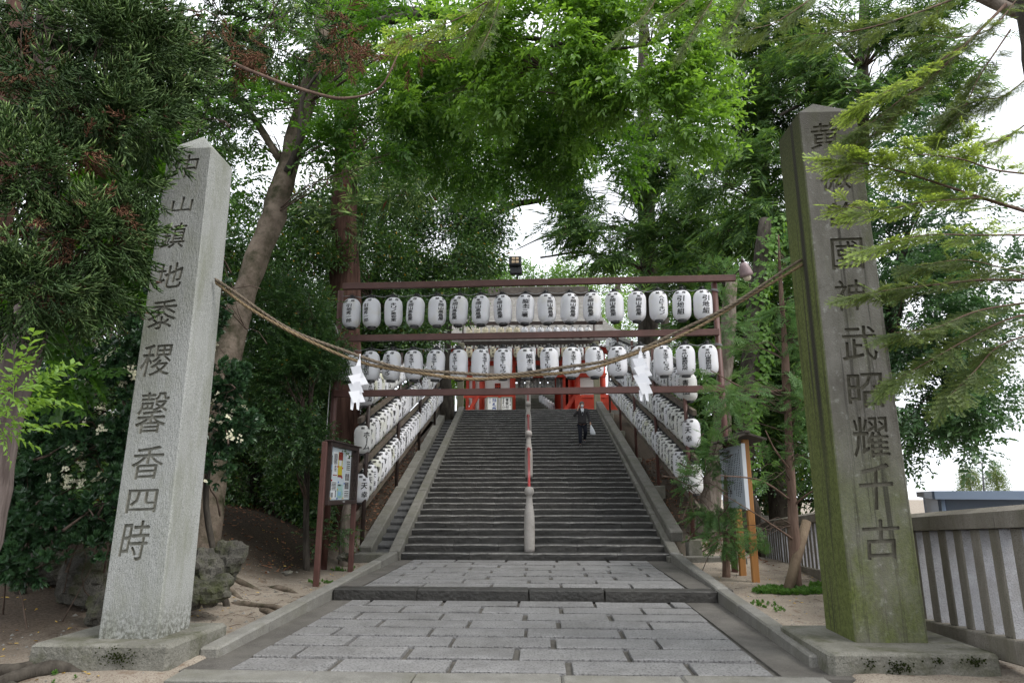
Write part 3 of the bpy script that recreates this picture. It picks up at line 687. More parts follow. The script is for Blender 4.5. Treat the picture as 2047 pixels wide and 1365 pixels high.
def streamer(label, top, flip):
    r_ = thing('paper_streamer', label, 'paper streamer', top, group='white paper streamers on the rope')
    def strip(x0, sgn, y, n, w0):
        V = []; F = []; x = 0; z = -.03
        V += [(x0 - .012, y, 0), (x0 + .012, y, 0)]
        return V, F
    mb = MB()
    mb.add([(-.014, 0, .03), (.012, 0, .03), (.03, -.012, -.13), (-.045, -.012, -.10)], [(0, 1, 2, 3)])
    zz = -.115
    for k, (dx, wd, hh, an) in enumerate([(-.014, .115, .135, 20), (.010, .15, .135, 28), (-.006, .135, .14, 24), (.018, .12, .13, 22)]):
        a_ = R(an) * flip; y = -.02 - .022 * k; q = []
        for (ux, uz) in ((-.5, .62), (.5, .38), (.5, -.62), (-.5, -.38)):
            x_, z_ = ux * wd, uz * hh; q.append((flip * dx + x_ * math.cos(a_) - z_ * math.sin(a_), y + .035 * (ux - .6 * uz) * (1 if k % 2 else -1), zz + x_ * math.sin(a_) + z_ * math.cos(a_)))
        mb.add(q, [(0, 1, 2, 3)]); zz -= hh * .70
    zz += .03
    obj('paper_folds', MB().add([(p[0] + top.x, p[1] + top.y, p[2] + top.z) for p in mb.v], mb.f), M['paper'], r_)
    tl_ = MB()
    for s2 in (-1, 1):
        tl_.add([(top.x + s2 * .028 - .022, top.y - .08, top.z + zz + .04), (top.x + s2 * .028 + .022, top.y - .085, top.z + zz + .04), (top.x + s2 * .034 + .016, top.y - .09, top.z + zz - .085), (top.x + s2 * .034 - .01, top.y - .09, top.z + zz - .075)], [(0, 1, 2, 3)])
    kind(obj('paper_tails', tl_, M['paper'], r_), 'stuff')
    obj('tie', MB().tube([top + Vector((0, 0, .02)), top + Vector((.006, -.01, .07)), top + Vector((0, .01, .085))], .006, 6), M['paper'], r_)
streamer('white zigzag paper streamer hanging from the rope near the notice board', at(720, 724, 7.06) + Vector((0, -.03, 0)), 1)
streamer('white zigzag paper streamer hanging from the rope nearer the mossy pillar', at(1280, 708, 7.26) + Vector((0, -.03, 0)), 1)

# ------------------------------------------------------------------ lanterns
LR, LHH = .205, .33
def lr(v): return LR * (.56 + .44 * (1 - min(1, abs(v) / LHH) ** 5))
def lantern_body(n, rings, ribs):
    prof = []
    for i in range(rings + 1):
        v = -LHH + 2 * LHH * i / rings
        prof.append((lr(v) + (ribs if i % 2 else 0), v))
    me = MB().lathe((0, 0, 0), prof, n).mesh('paper_body', smooth=True); return me
BODY_HI = lantern_body(28, 44, .005); BODY_LO = lantern_body(16, 20, .003)
TOPR = MB().lathe((0, 0, 0), [(.098, LHH - .012), (.1, LHH), (.1, LHH + .028), (.07, LHH + .03)], 18)
TOPR.lathe((0, 0, 0), [(.045, LHH + .02), (.04, LHH + .07), (.055, LHH + .075), (.05, LHH + .1), (.015, LHH + .12)], 10).box((.0, 0, LHH + .05), (.15, .02, .03))
TOPR = TOPR.mesh('top_ring')
BOTR = MB().lathe((0, 0, 0), [(.085, -LHH - .045), (.1, -LHH - .04), (.1, -LHH + .008), (.09, -LHH + .012)], 18).box((.02, -.085, -LHH - .03), (.04, .03, .03)).mesh('bottom_ring')
BAIL = MB().tube([(.098 * math.cos(a), 0, LHH + .02 + .13 * math.sin(a)) for a in [math.pi * k / 10 for k in range(11)]], .0045, 5).tube([(0, 0, LHH + .145), (0, 0, LHH + .24)], .0035, 4).mesh('bail')
for me_, k in ((BODY_HI, 'lantern'), (BODY_LO, 'lantern'), (TOPR, 'black'), (BOTR, 'black'), (BAIL, 'black')): me_.materials.append(M[k])
BODY_OLD = BODY_LO.copy(); BODY_OLD.name = 'paper_body'; BODY_OLD.materials.clear(); BODY_OLD.materials.append(M['lantern_old'])
BODY_CREAM = BODY_LO.copy(); BODY_CREAM.name = 'paper_body'; BODY_CREAM.materials.clear(); BODY_CREAM.materials.append(M['lantern_cream'])
LETTERS = {}
def lettering(text, side='', big=1.):
    """text wrapped round the lantern, facing -Y"""
    key = (text, side, big)
    if key in LETTERS: return LETTERS[key]
    items = [('献', -.075, .268, .085, .06, .05), ('燈', .075, .268, .085, .06, .05)]
    small = text[0] in '㈱㈲'
    body = text[1:] if small else text
    v = .185
    if small: items.append((text[0], 0, .195, .075, .06)); v = .155
    n = len(body); span = v + .245; ch = min(.155, span / n)
    pad = (span - ch * n) / max(1, n)
    for i, c in enumerate(body):
        cy = v - (ch + pad) * (i + .5); wd = min(.165, max(.125, ch * 1.3)) * big
        items.append((c, random.uniform(-.004, .004), cy, wd, ch * 1.0, .08))
    for i, c in enumerate(side): items.append((c, .075, .19 - i * .052, .042, .045, .05))
    V, F = flat_text(items, 0)
    nV = len(V); V = [(x + k_ * .0032, y - k_ * .0015, k_ + 1) for k_ in (-1, 1) for x, y, z in V]; F = [tuple(i + k_ * nV for i in f) for k_ in (0, 1) for f in F]
    me = bpy.data.meshes.new('lettering'); me.from_pydata(V, [], F); cut_grid(me, .03)
    for vv in me.vertices:
        u, z = vv.co.x, vv.co.y; r_ = lr(z) + .006 + .0012 * vv.co.z; a = u / max(lr(z), .17)
        vv.co = Vector((r_ * math.sin(a), -r_ * math.cos(a), z))
    me.materials.append(M['ink']); LETTERS[key] = me; return me
def lantern(label, p, text, rz, side='', hi=False, scale=1., body=None, group=None):
    t = thing('paper_lantern', label, 'lantern', p, rz, group); t.scale = (scale,) * 3
    t.rotation_euler[1] = R(random.uniform(-3, 3)); t.rotation_euler[0] = R(random.uniform(-2, 2))
    inst('paper_body', body or (BODY_HI if hi else BODY_LO), t)
    inst('top_ring', TOPR, t); inst('bottom_ring', BOTR, t); inst('bail', BAIL, t)
    if text: kind(inst('lettering', lettering(text, side), t), 'stuff')
    return t
UP = [('引地秀一郎', -20), ('引地秀一郎', -42), ('キリノ美容室', 0), ('㈱岡山高島屋', -36), ('㈱岡山高島屋', 25), ('㈱岡山高島屋', -29), ('㈱岡山高島屋', -17), ('㈱岡山高島屋', -22), ('脇本三嘃', 0),
      ('㈱岡山高島屋', 24), ('㈱岡山高島屋', 24), ('㈱岡山高島屋', -10), ('㈱岡山高島屋', -12), ('㈱岡山高島屋', 13), ('ヘルビ丨キリノ', 25), ('引地組', -7), ('引地組', 22)]
LO = [('㈲片山建築研究所', -18), ('㈲片山建築研究所', -28), ('㈱エステ丨トセイワ', -29), ('㈱エステ丨トセイワ', -16), ('㈱エステ丨トセイワ', -12), ('㈱エステ丨トセイワ', -27), ('㈱エステ丨トセイワ', 29), ('㈱エステ丨トセイワ', 0), ('脇本三嘃', 21),
      ('㈱エステ丨トセイワ', -12), ('㈱エステ丨トセイワ', 11), ('㈱エステ丨トセイワ', 29), ('㈱エステ丨トセイワ', 0), ('㈱エステ丨トセイワ', 22), ('㈱エステ丨トセイワ', 18), ('㈲片山建築研究所', -5), ('㈲片山建築研究所', 0)]
UX = [703, 743, 786.6, 830.5, 874, 917, 961, 1005, 1050, 1093, 1138.7, 1183.6, 1228.6, 1273, 1316, 1363, 1405]
LX = [697, 741, 783, 827, 871, 917, 960.5, 1005.5, 1052, 1098.5, 1143, 1188.5, 1235, 1280.6, 1326, 1370.6, 1416]
YF = 14.4
for row, (texts, xs, y0, y1) in enumerate(((UP, UX, 627, 610), (LO, LX, 733, 720))):
    for i, ((t, a), px) in enumerate(zip(texts, xs)):
        p = at(px, lerp(y0, y1, i / 16), YF)
        view = math.degrees(math.atan2(-p.x, p.y)) * .9
        lantern('white paper lantern, %s from the left in the %s row of the front frame' % (ORD[i], ('upper', 'lower')[row]), p, t, R(a * .95 - view * 0 + math.degrees(math.atan2(p.x, p.y)) * -1), '八千八々衣' if t.startswith('脇') else '', True, group='paper lanterns on the front frame')

# front lantern frame
fr = thing('lantern_gantry', 'tall reddish brown steel frame carrying two lantern rows before the stairs', 'lantern frame', (-.4, YF, .2))
pa, pb = Vector((-4.70, YF + .1, 6.22)), Vector((3.94, YF + .1, 6.28))
for p in (pa, pb): obj('pole', MB().tube([(p.x, p.y, gz(p.x, p.y) - .1), (p.x, p.y, p.z)], .068, 14), M['brown'], fr, True)
obj('pole_clamp', MB().tube([(3.94, YF + .1, 1.55), (3.94, YF + .1, 1.85)], .078, 14), M['brown_dark'], fr, True)
for (a, b) in (((686, 573), (1470, 556)), ((676, 677), (1437, 664)), ((668, 787), (1448, 777))):
    A, B = at(*a, YF), at(*b, YF)
    obj('beam', MB().bar(A, B, .1, .145, ch=.006), M['brown'], fr)
for (xs, y0, y1) in ((UX, 591, 577), (LX, 697, 686)):
    pts = []
    for i, px in enumerate(xs):
        p = at(px, lerp(y0, y1, i / 16), YF + .02); pts.append(p)
        if i < 16: q = at((px + xs[i + 1]) / 2, lerp(y0, y1, (i + .5) / 16) + 4.5, YF + .03); pts.append(q)
    pts = [pa.lerp(Vector((pa.x, pa.y, pts[0].z)), 1)] + pts + [Vector((pb.x, pb.y, pts[-1].z - .05))]
    obj('cable', MB().tube(pts, .009, 5), M['wire'], fr, True)
    kn = MB()
    for k in range(5): kn.tube([(pb.x + .08 * math.cos(a), pb.y + .08 * math.sin(a), pts[-1].z + .01 * k - .02 * math.cos(a)) for a in [2 * math.pi * j / 10 for j in range(11)]], .007, 4)
    kind(obj('cable_lashing', kn, M['wire'], fr, True), 'stuff')
obj('cable', MB().tube(smooth_path([at(664, 640, YF - .02), at(676, 668, YF - .03), at(672, 720, YF - .02), at(661, 760, YF - .03), at(655, 830, YF - .02), at(652, 880, YF)], 6), .009, 5), M['cordw'], fr, True)

# floodlight and bell lamp on the top beam
fl = thing('floodlight', 'dark box floodlight with four amber lenses standing on the top beam', 'floodlight', at(1030, 552, YF + .05))
c = at(1030, 531, YF + .1); Rm = Matrix.Rotation(R(-12), 3, 'X')
obj('housing', MB().cbox(c + Vector((0, 0, .09)), (.29, .16, .24), .02, Rm), M['floodbody'], fl)
obj('driver_box', MB().cbox(c + Vector((.02, .02, -.13)), (.28, .15, .16), .015), M['floodbody'], fl)
obj('bracket', MB().box(c + Vector((.05, .02, -.24)), (.05, .05, .12)), M['floodbody'], fl)
for i in (-1, 1):
    for j in (-1, 1): obj('lens', MB().cbox(c + Rm @ Vector((i * .045, -.082, .09 + j * .045 - .09)) + Vector((0, 0, .09)), (.07, .02, .07), .008, Rm), M['led'], fl)
lp = thing('bell_lamp', 'mauve bell shaped lamp with bare bulb at the right beam end', 'lamp', at(1478, 553, YF))
c = at(1490, 542, YF - .05); ax = Matrix.Rotation(R(-14), 3, 'Y') @ Matrix.Rotation(R(10), 3, 'X')
obj('lamp_shade', MB().lathe(c, [(.142, -.12), (.15, -.118), (.146, -.06), (.13, .04), (.1, .13), (.06, .19), (.03, .2)], 20, 0, ax), M['shade'], lp, True)
obj('bulb', MB().lathe(c, [(.02, -.235), (.07, -.21), (.09, -.16), (.085, -.11), (.05, -.05)], 14, 0, ax), M['bulb'], lp, True)
obj('cap', MB().lathe(c, [(.035, .195), (.04, .22), (.03, .25), (.04, .26), (.02, .29)], 10, 0, ax), M['brown_dark'], lp, True)
obj('bracket', MB().tube([c + Vector((-.02, 0, .2)), c + Vector((-.05, .06, .1)), at(1462, 556, YF)], .014, 6), M['brown_dark'], lp, True)

# sloping lantern racks either side of the stairs
RT = ['㈱天幸', '㈱天幸', '天幸', '青山', '青山', '青山', '㈱天幸', 'ホ丨ム', 'ホ丨ム', '引地組', '㈱岡山高島屋', '㈱エステ丨トセイワ', '㈲片山建築研究所']
def rack(side, label, x0, dx, zr, slope, v0, v1, n, rot, word):
    P = lambda v, z, o=0.: Vector((x0 + dx * v + o, ST_Y0 + v, z + slope * v))
    rk = thing('lantern_rack', label, 'lantern rack', P(v0, 0))
    hb_ = .54
    for z, mt, w_ in ((zr[0] - hb_ - .02, 'rackwood', .07), (zr[0] + hb_, 'rackwood', .09), (zr[1] + hb_, 'rackwood', .09), (zr[2] + hb_, 'rackgrey', .1)):
        obj('beam', MB().bar(P(v0 - .45, z), P(v1 + .3, z), w_, .13, ch=.006), M[mt], rk)
    for k, v in enumerate((v0 - .05, v0 + 3.9, v0 + 7.9, v0 + 11.9, v1)):
        o = -.11 * side; p = P(v, 0, o)
        g = gz(p.x, p.y)
        lean = .0
        obj('pole', MB().tube([(p.x, p.y, g - .1), (p.x + lean, p.y, zr[2] + hb_ + slope * v + .1)], .05, 10), M['brown_dark' if side < 0 else 'brown'], rk, True)
        obj('footing', MB().cbox((p.x, p.y, g + .05), (.3, .34, .5), .02, None, 0, .01), M['concrete'], rk)
    for row in range(3):
        obj('cable', MB().tube([P(v0 - .4 + k * (v1 - v0 + .6) / 20, zr[row] + .44 + (.02 if k % 2 else 0)) for k in range(21)], .008, 4), M['black'], rk, True)
    ti = 0
    for row in range(3):
        for i in range(n):
            v = v0 + (v1 - v0) * i / (n - 1) + random.uniform(-.03, .03)
            if row == 0 and side < 0: txt = RT[i] if i < 6 else random.choice(RT[6:])
            else: txt = random.choice(RT)
            old = random.random() < (.38 if side > 0 else .28)
            lantern('%s paper lantern, %s up from the foot in the %s row of the %s rack' % ('yellowed' if old else 'white', ORD[i], ('lowest', 'middle', 'top')[row], word), P(v, zr[row] + random.uniform(-.015, .015)), txt, R(rot + random.uniform(-14, 14)), '', False, 1., BODY_OLD if old else BODY_LO, 'paper lanterns on the %s rack' % word)
rack(-1, 'sloping brown lantern rack climbing along the left of the stairs', -4.33, -.030, (1.62, 2.76, 3.90), .305, .35, 15.9, 38, 42, 'left')
rack(1, 'sloping brown lantern rack climbing along the right of the stairs', 3.50, -.012, (1.82, 2.90, 3.98), .295, .35, 15.9, 38, -42, 'right')

# ------------------------------------------------------------------ frame at the stair head
YU = 33.4
uf = thing('lantern_gantry', 'smaller brown frame with two lantern rows at the stair head', 'lantern frame', (-.9, YU, ZL))
A, B = at(926, 640, YU), at(1187, 634, YU)
for p in (A, B): obj('pole', MB().tube([(p.x, YU, ZL), (p.x, YU, p.z + .5)], .055, 8), M['brown_dark'], uf, True)
for (a, b) in (((922, 647), (1205, 645)), ((922, 686), (1200, 683))):
    obj('beam', MB().bar(at(*a, YU), at(*b, YU), .1, .18, ch=.006), M['brown_dark'], uf)
for row, (y, name) in enumerate(((665, 'upper'), (704, 'lower'))):
    for i in range(16):
        px = 938 + i * 15.87; p = at(px, y, YU - .12)
        cream = (i < 7) if row == 0 else (i % 3 != 2)
        lantern('small %s lantern, %s from the left in the %s row at the stair head' % ('cream' if cream else 'white', ORD[i], name), p, ('一千', '㈱天幸')[row], R(random.uniform(-30, 30)), '', False, .84, BODY_CREAM if cream else BODY_LO, 'lanterns at the stair head')
for px in (920.5, 1193.5):
    p = at(px, 790, 32.6); nm = 'left' if px < 1000 else 'right'
    tag(obj('wooden_post', MB().cbox((p.x, 32.6, 7.3), (.3, .3, 3.6), .02), M['wood_post'], None, False, (p.x, 32.6, ZL)), 'square grey green wooden post standing at the %s of the stair head' % nm, 'post', 'wooden posts at the stair head')

# ------------------------------------------------------------------ shrine gate
YG = 38.0
gate = thing('shrine_gate', 'vermilion shrine gate with white walls and grey bark roof above the stairs', 'shrine gate', (-.9, YG, ZL))
gx = lambda px, Y=YG: at(px, 790, Y).x
gzz = lambda py, Y=YG: at(1050, py, Y).z
ztop = gzz(700)
def col(px, wpx, Y=YG, rnd=True):
    x = gx(px, Y); w_ = wpx * Y / 1310
    if rnd: obj('column', MB().tube([(x, Y, ZL), (x, Y, ztop)], w_ / 2, 14), M['red'], gate, True)
    else: obj('post', MB().box((x, Y, (ZL + ztop) / 2), (w_, w_, ztop - ZL)), M['red'], gate)
for px in (963.5, 1025, 1154.5, 1206): col(px, 11.5)
for px in (934.5, 947): col(px, 6, YG + .02, False)
for px in (963.5, 1025, 1154.5, 1206): col(px - 2, 11.5, YG + 4.6)
def panel(name, x0, x1, z0, z1, Y, mt, th=.06): return obj(name, MB().box(((gx(x0) + gx(x1)) / 2, Y, (z0 + z1) / 2), (gx(x1) - gx(x0), th, z1 - z0)), M[mt], gate)
panel('wall', 938, 1019, ZL, ztop, YG + .1, 'plaster'); panel('wall', 1160, 1200, gzz(790), ztop, YG + .1, 'plaster')
lat = panel('lattice', 989, 1000.5, gzz(777), gzz(765.5), YG + .03, 'red')
for i in range(3):
    for j in range(2): obj('lattice_hole', MB().box((lerp(gx(989), gx(1000.5), (i + .5) / 3), YG - .005, lerp(gzz(777), gzz(765.5), (j + .5) / 2)), (.07, .02, .07)), M['ink'], lat)
panel('wall', 930, 960, ZL, ztop, YG + 4.7, 'plaster'); panel('wall', 1160, 1206, ZL, ztop, YG + 4.7, 'plaster')
for (y0, y1) in ((722, 730), (748, 755)): panel('tie_beam', 929, 1212, gzz(y1), gzz(y0), YG - .05, 'red', .3)
panel('head_beam', 915, 1225, gzz(708), gzz(699), YG - .05, 'red', .45)
panel('dark_board', 1031, 1149, gzz(748), gzz(731), YG + .2, 'dark_wood')
# lower railing boards
panel('rail', 924, 1031, gzz(800), gzz(793.5), YG - 1.1, 'red', .1); panel('rail', 1160, 1238, gzz(801), gzz(795), YG - 1.1, 'red', .1)
rb = panel('low_wall', 1148, 1240, ZL, gzz(795), YG - .8, 'red')
for a, b in ((1166, 1172), (1177, 1183), (1201, 1206)): obj('white_inset', MB().box(((gx(a) + gx(b)) / 2, YG - .84, gzz(798)), (gx(b) - gx(a), .03, .12)), M['plaster'], rb)
obj('brace', MB().bar((gx(931), YG - 1.2, ZL), (gx(962), YG - 1.2, gzz(793)), .12, .2), M['red'], gate)
obj('brace', MB().bar((gx(1112), YG - .6, ZL), (gx(1150), YG - .6, gzz(793)), .12, .2), M['red'], gate)
for px in (1127, 1138): obj('inner_wall', MB().box((gx(px), YG + 2.3, (ZL + ztop) / 2), (.1, 4.4, ztop - ZL)), M['red'], gate)
obj('inner_wall', MB().box((gx(1010), YG + 2.3, (ZL + ztop) / 2), (.1, 4.4, ztop - ZL)), M['red'], gate)
panel('inner_wall', 1112, 1162, ZL, ztop, YG + 4.85, 'red')
# roof: concave front and back slopes with thick bark edge
EY, RYD = 35.6, 42.0
ez = at(1050, 673, EY).z; rz_ = at(1050, 590, RYD).z
exl, exr = at(872, 680, EY).x, at(1242, 680, EY).x; rxl, rxr = at(925, 600, RYD).x, at(1172, 600, RYD).x
V = []; F = []; nt_, nu = 9, 12
prof_ = [(lerp(EY, RYD, t), ez + (rz_ - ez) * (t ** 1.35), lerp(exl, rxl, t), lerp(exr, rxr, t)) for t in [k / nt_ for k in range(nt_ + 1)]]
prof_ += [(2 * RYD - y, z, a, b) for y, z, a, b in prof_[-2::-1]]
for y, z, a, b in prof_:
    for k in range(nu + 1):
        t = k / nu; V.append((lerp(a, b, t), y, z + .35 * abs(2 * t - 1) ** 4 * (1 - min(1, abs(y - RYD) * 0 + (z - ez) / (rz_ - ez)))))
n0 = len(V)
for p in list(V): V.append((p[0], p[1], p[2] - .42))
W_ = nu + 1; NP = len(prof_)
for r_ in range(NP - 1):
    for k in range(nu):
        a = r_ * W_ + k; F += [(a, a + 1, a + W_ + 1, a + W_), (n0 + a, n0 + a + W_, n0 + a + W_ + 1, n0 + a + 1)]
for k in range(nu): F += [(k, n0 + k, n0 + k + 1, k + 1), ((NP - 1) * W_ + k, (NP - 1) * W_ + k + 1, n0 + (NP - 1) * W_ + k + 1, n0 + (NP - 1) * W_ + k)]
for r_ in range(NP - 1):
    a, b = r_ * W_, (r_ + 1) * W_; F += [(a, b, n0 + b, n0 + a), (a + nu, n0 + a + nu, n0 + b + nu, b + nu)]
roof = obj('roof', MB().add(V, F), M['bark_roof'], gate)
obj('ridge', MB().cbox(((rxl + rxr) / 2, RYD, rz_ + .2), (rxr - rxl + .3, .6, .6), .05), M['dark_wood'], roof)
for k in range(48):
    x = lerp(exl + .4, exr - .4, k / 47)
    rf = obj('rafter', MB().bar((x, EY + .15, ez - .50), (x, EY + 3.2, ez - .12), .11, .13), M['red'], gate)
    obj('rafter_end', MB().box((x, EY + .13, ez - .505), (.115, .03, .135)), M['plaster'], rf)
obj('eave_beam', MB().box(((exl + exr) / 2, EY + .75, ez - .62), (exr - exl - .6, .2, .18)), M['red'], gate)
# curtain in the gate
ct = thing('shrine_curtain', 'grey curtain of hexagon print hanging across the gate opening', 'curtain', (gx(1079), YG + .4, gzz(755)))
for k in range(6):
    a, b = lerp(gx(1033), gx(1127), k / 6) + .03, lerp(gx(1033), gx(1127), (k + 1) / 6) - .03
    V = []; F = []
    for i in range(7):
        x = lerp(a, b, i / 6); y = YG + .4 + .05 * math.sin(i * 1.7 + k)
        V += [(x, y, gzz(753)), (x, y + .03, gzz(776))]
    F = [(2 * i, 2 * i + 1, 2 * i + 3, 2 * i + 2) for i in range(6)]
    obj('cloth_panel', MB().add(V, F), M['cloth'], ct)
# flight beyond the gate, with its lanterns
us = bpy.data.objects.new('upper_stairs', None); COL.objects.link(us); us.location = (gx(1060), 44, ZL); kind(us, 'structure')
for i in range(31): obj('step_stone', MB().cbox((-1.6, 43.6 + i * .29, ZL + i * .15), (5.2, .4, .3), .015, None, 0, .006), M['balus'], us)
for i in range(7):
    p = at(lerp(1082, 1109, i / 6), lerp(797, 816, i / 6), lerp(47.5, 43.2, i / 6))
    lantern('small white lantern, %s from the top in the row inside the gate' % ORD[i], p, '', 0, '', False, .8, BODY_LO, 'lanterns beyond the gate')
# notice placards by the gate
def placard(label, px0, px1, py0, py1, Y, cols):
    x0, x1 = at(px0, 800, Y).x, at(px1, 800, Y).x; z0, z1 = ZL - .0, at(1050, py0, Y).z; r_ = thing('placard', label, 'sign', ((x0 + x1) / 2, Y, ZL))
    obj('board', MB().cbox(((x0 + x1) / 2, Y, (z0 + z1) / 2), (x1 - x0, .05, z1 - z0), .006), M['plaster'], r_)
    obj('frame', MB().box((x0 - .02, Y - .01, (z0 + z1) / 2), (.04, .08, z1 - z0 + .06)).box((x1 + .02, Y - .01, (z0 + z1) / 2), (.04, .08, z1 - z0 + .06)).box(((x0 + x1) / 2, Y - .01, z1 + .02), (x1 - x0, .08, .04)), M['wood_post'], r_)
    for ink, txt, fx, sz in cols:
        items = [(c, 0, -i * sz * 1.05, sz, sz) for i, c in enumerate(txt)]
        Vt, Ft = flat_text(items, .02); X = lerp(x0, x1, fx); zz = z1 - sz * .65
        obj('lettering', MB().add([(X + p[0], Y - .03, zz + p[1]) for p in Vt], Ft), M[ink], r_)
placard('white placard with large blue brush characters beside the gate', 974.5, 994.5, 794, 820, 36.2, [('blue_ink', '納札箇', .68, .23), ('blue_ink', '二〳人口', .25, .075)])
placard('white placard with black brush characters, nearer the gate opening', 1002.5, 1023, 794, 820, 36.2, [('ink', '者受付', .55, .2), ('ink', '示祈願入口', .2, .115), ('ink', '七五三御参', .86, .085)])

# ------------------------------------------------------------------ notice case on the left
nb = thing('notice_board', 'brown glazed notice case of pinned posters on two posts, left of the path', 'notice board', (-4.08, 13.2, .2))
XN = -3.99; NY0, NY1 = 12.26, 14.14; NZ0, NZ1 = 1.40, 2.55
for y, xx in ((12.2, -4.08), (14.2, -4.04)):
    obj('post', MB().cbox((xx, y, (gz(xx, y) - .1 + NZ1) / 2), (.10, .085, NZ1 - gz(xx, y) + .1), .012), M['brown'], nb)
obj('back_panel', MB().box((XN - .06, (NY0 + NY1) / 2, (NZ0 + NZ1) / 2), (.03, NY1 - NY0, NZ1 - NZ0)), M['brown_dark'], nb)
for (cy, cz, sy, sz) in (((NY0 + NY1) / 2, NZ0 + .03, NY1 - NY0, .08), ((NY0 + NY1) / 2, NZ1 - .03, NY1 - NY0, .08), (NY0 + .035, (NZ0 + NZ1) / 2, .06, NZ1 - NZ0 - .14), (NY1 - .035, (NZ0 + NZ1) / 2, .06, NZ1 - NZ0 - .14)):
    obj('frame', MB().cbox((XN - .02, cy, cz), (.09, sy, sz), .006), M['brown_dark'], nb)
obj('canopy', MB().cbox((XN - .02, (NY0 + NY1) / 2, NZ1 + .02), (.16, NY1 - NY0 + .14, .03), .008), M['brown_dark'], nb)
def flatmat(name, c, rough=.7): return mat(name, c, None, 5, rough, 0, spec=.25)
PC = {'sheet': flatmat('pale_sheet', (.60, .68, .72)), 'white': flatmat('white_sheet', (.74, .76, .77)), 'red': flatmat('red_print', (.25, .03, .02)), 'yellow': flatmat('yellow_print', (.62, .52, .04)),
      'dark': flatmat('dark_print', (.035, .04, .045)), 'sky': flatmat('blue_print', (.25, .45, .68)), 'green': mat('map_print', (.2, .4, .3), (.45, .62, .62), 9, .7, 0), 'ph': mat('photo_print', (.02, .02, .025), (.4, .4, .4), 14, .6, 0),
      'pinr': flatmat('red_pin', (.6, .03, .03)), 'piny': flatmat('yellow_pin', (.75, .5, .1)), 'pinb': flatmat('blue_pin', (.05, .15, .5))}
uy = lambda u: lerp(NY0 + .07, NY1 - .07, u)
vz = lambda v: lerp(NZ1 - .08, NZ0 + .08, v)
def sheet(nm, u0, u1, v0, v1, lay, mt, parent=None):
    x = XN - .04 + .004 * lay
    return obj(nm, MB().box((x, (uy(u0) + uy(u1)) / 2, (vz(v0) + vz(v1)) / 2), (.003, uy(u1) - uy(u0), vz(v0) - vz(v1))), PC[mt], parent or nb)
def prints(parent, u0, u1, v0, v1, lay, rows, vert=False):
    mb = MB(); x = XN - .04 + .004 * lay
    for r_ in range(rows):
        k = 0.
        while k < 1:
            l_ = random.uniform(.03, .09)
            if not vert: a, b, c_, d = u0 + (u1 - u0) * k, u0 + (u1 - u0) * min(1, k + l_), lerp(v0, v1, (r_ + .2) / rows), lerp(v0, v1, (r_ + .65) / rows)
            else: a, b, c_, d = lerp(u0, u1, (r_ + .25) / rows), lerp(u0, u1, (r_ + .7) / rows), lerp(v0, v1, k), lerp(v0, v1, min(1, k + l_))
            mb.box((x, (uy(a) + uy(b)) / 2, (vz(c_) + vz(d)) / 2), (.002, uy(b) - uy(a), vz(c_) - vz(d))); k += l_ + random.uniform(.02, .05)
    kind(obj('print', mb, M['ink'], parent), 'stuff')
sheet('backing_sheet', .0, .83, .0, 1., 0, 'sheet')
s1 = sheet('poster', .0, .12, .16, .82, 1, 'dark'); sheet('picture', .0, .1, .17, .30, 2, 'ph', s1); sheet('picture', .02, .12, .33, .43, 2, 'sky', s1)
s2 = sheet('poster', .15, .31, .08, .56, 1, 'white'); prints(s2, .17, .29, .12, .32, 2, 9, True); prints(s2, .2, .27, .34, .46, 2, 4); sheet('band', .16, .3, .52, .54, 2, 'red', s2)
s3 = sheet('poster', .335, .49, .07, .56, 1, 'yellow'); sheet('band', .335, .49, .07, .23, 2, 'red', s3); sheet('picture', .36, .45, .23, .34, 2, 'white', s3); sheet('band', .335, .49, .52, .56, 2, 'red', s3)
s4 = sheet('poster', .63, .8, .07, .44, 1, 'white'); prints(s4, .68, .77, .14, .19, 2, 1); prints(s4, .65, .78, .22, .42, 2, 5)
s5 = sheet('poster', .60, .8, .46, .98, 1, 'white'); prints(s5, .62, .78, .82, .96, 2, 4)
for a, b, c_, d in ((.62, .68, .48, .62), (.70, .77, .48, .62), (.62, .70, .65, .79), (.71, .77, .65, .79)): sheet('picture', a, b, c_, d, 2, 'ph', s5)
s6 = sheet('poster', .35, .56, .70, .97, 1, 'green'); sheet('band', .36, .46, .70, .73, 2, 'dark', s6); sheet('picture', .38, .48, .84, .92, 2, 'sky', s6)
s7 = sheet('poster', .12, .31, .64, .97, 1, 'white'); prints(s7, .14, .29, .66, .82, 2, 6); sheet('picture', .12, .19, .86, .95, 2, 'ph', s7); sheet('picture', .27, .3, .82, .95, 2, 'ph', s7)
for u, v, c_ in ((.48, .38, 'pinr'), (.47, .57, 'pinr'), (.11, .63, 'pinr'), (.35, .66, 'pinb'), (.57, .68, 'pinb'), (.33, .80, 'piny'), (.1, .97, 'piny'), (.33, .97, 'pinb'), (.55, .97, 'piny'), (.3, .36, 'pinr')):
    obj('pin', MB().cbox((XN - .02, uy(u), vz(v)), (.012, .035, .035), .008), PC[c_], nb)
gm, N_, L_, P_ = nodes('case_glass'); P_.inputs['Roughness'].default_value = .03; P_.inputs['Base Color'].default_value = (1, 1, 1, 1)
tr_ = N_.new('ShaderNodeBsdfTransparent'); gl_ = N_.new('ShaderNodeBsdfGlossy'); gl_.inputs['Roughness'].default_value = .02; 
ms_ = N_.new('ShaderNodeMixShader'); ms_.inputs[0].default_value = .06; L_.new(tr_.outputs[0], ms_.inputs[1]); L_.new(gl_.outputs[0], ms_.inputs[2]); L_.new(ms_.outputs[0], N_['Material Output'].inputs['Surface'])
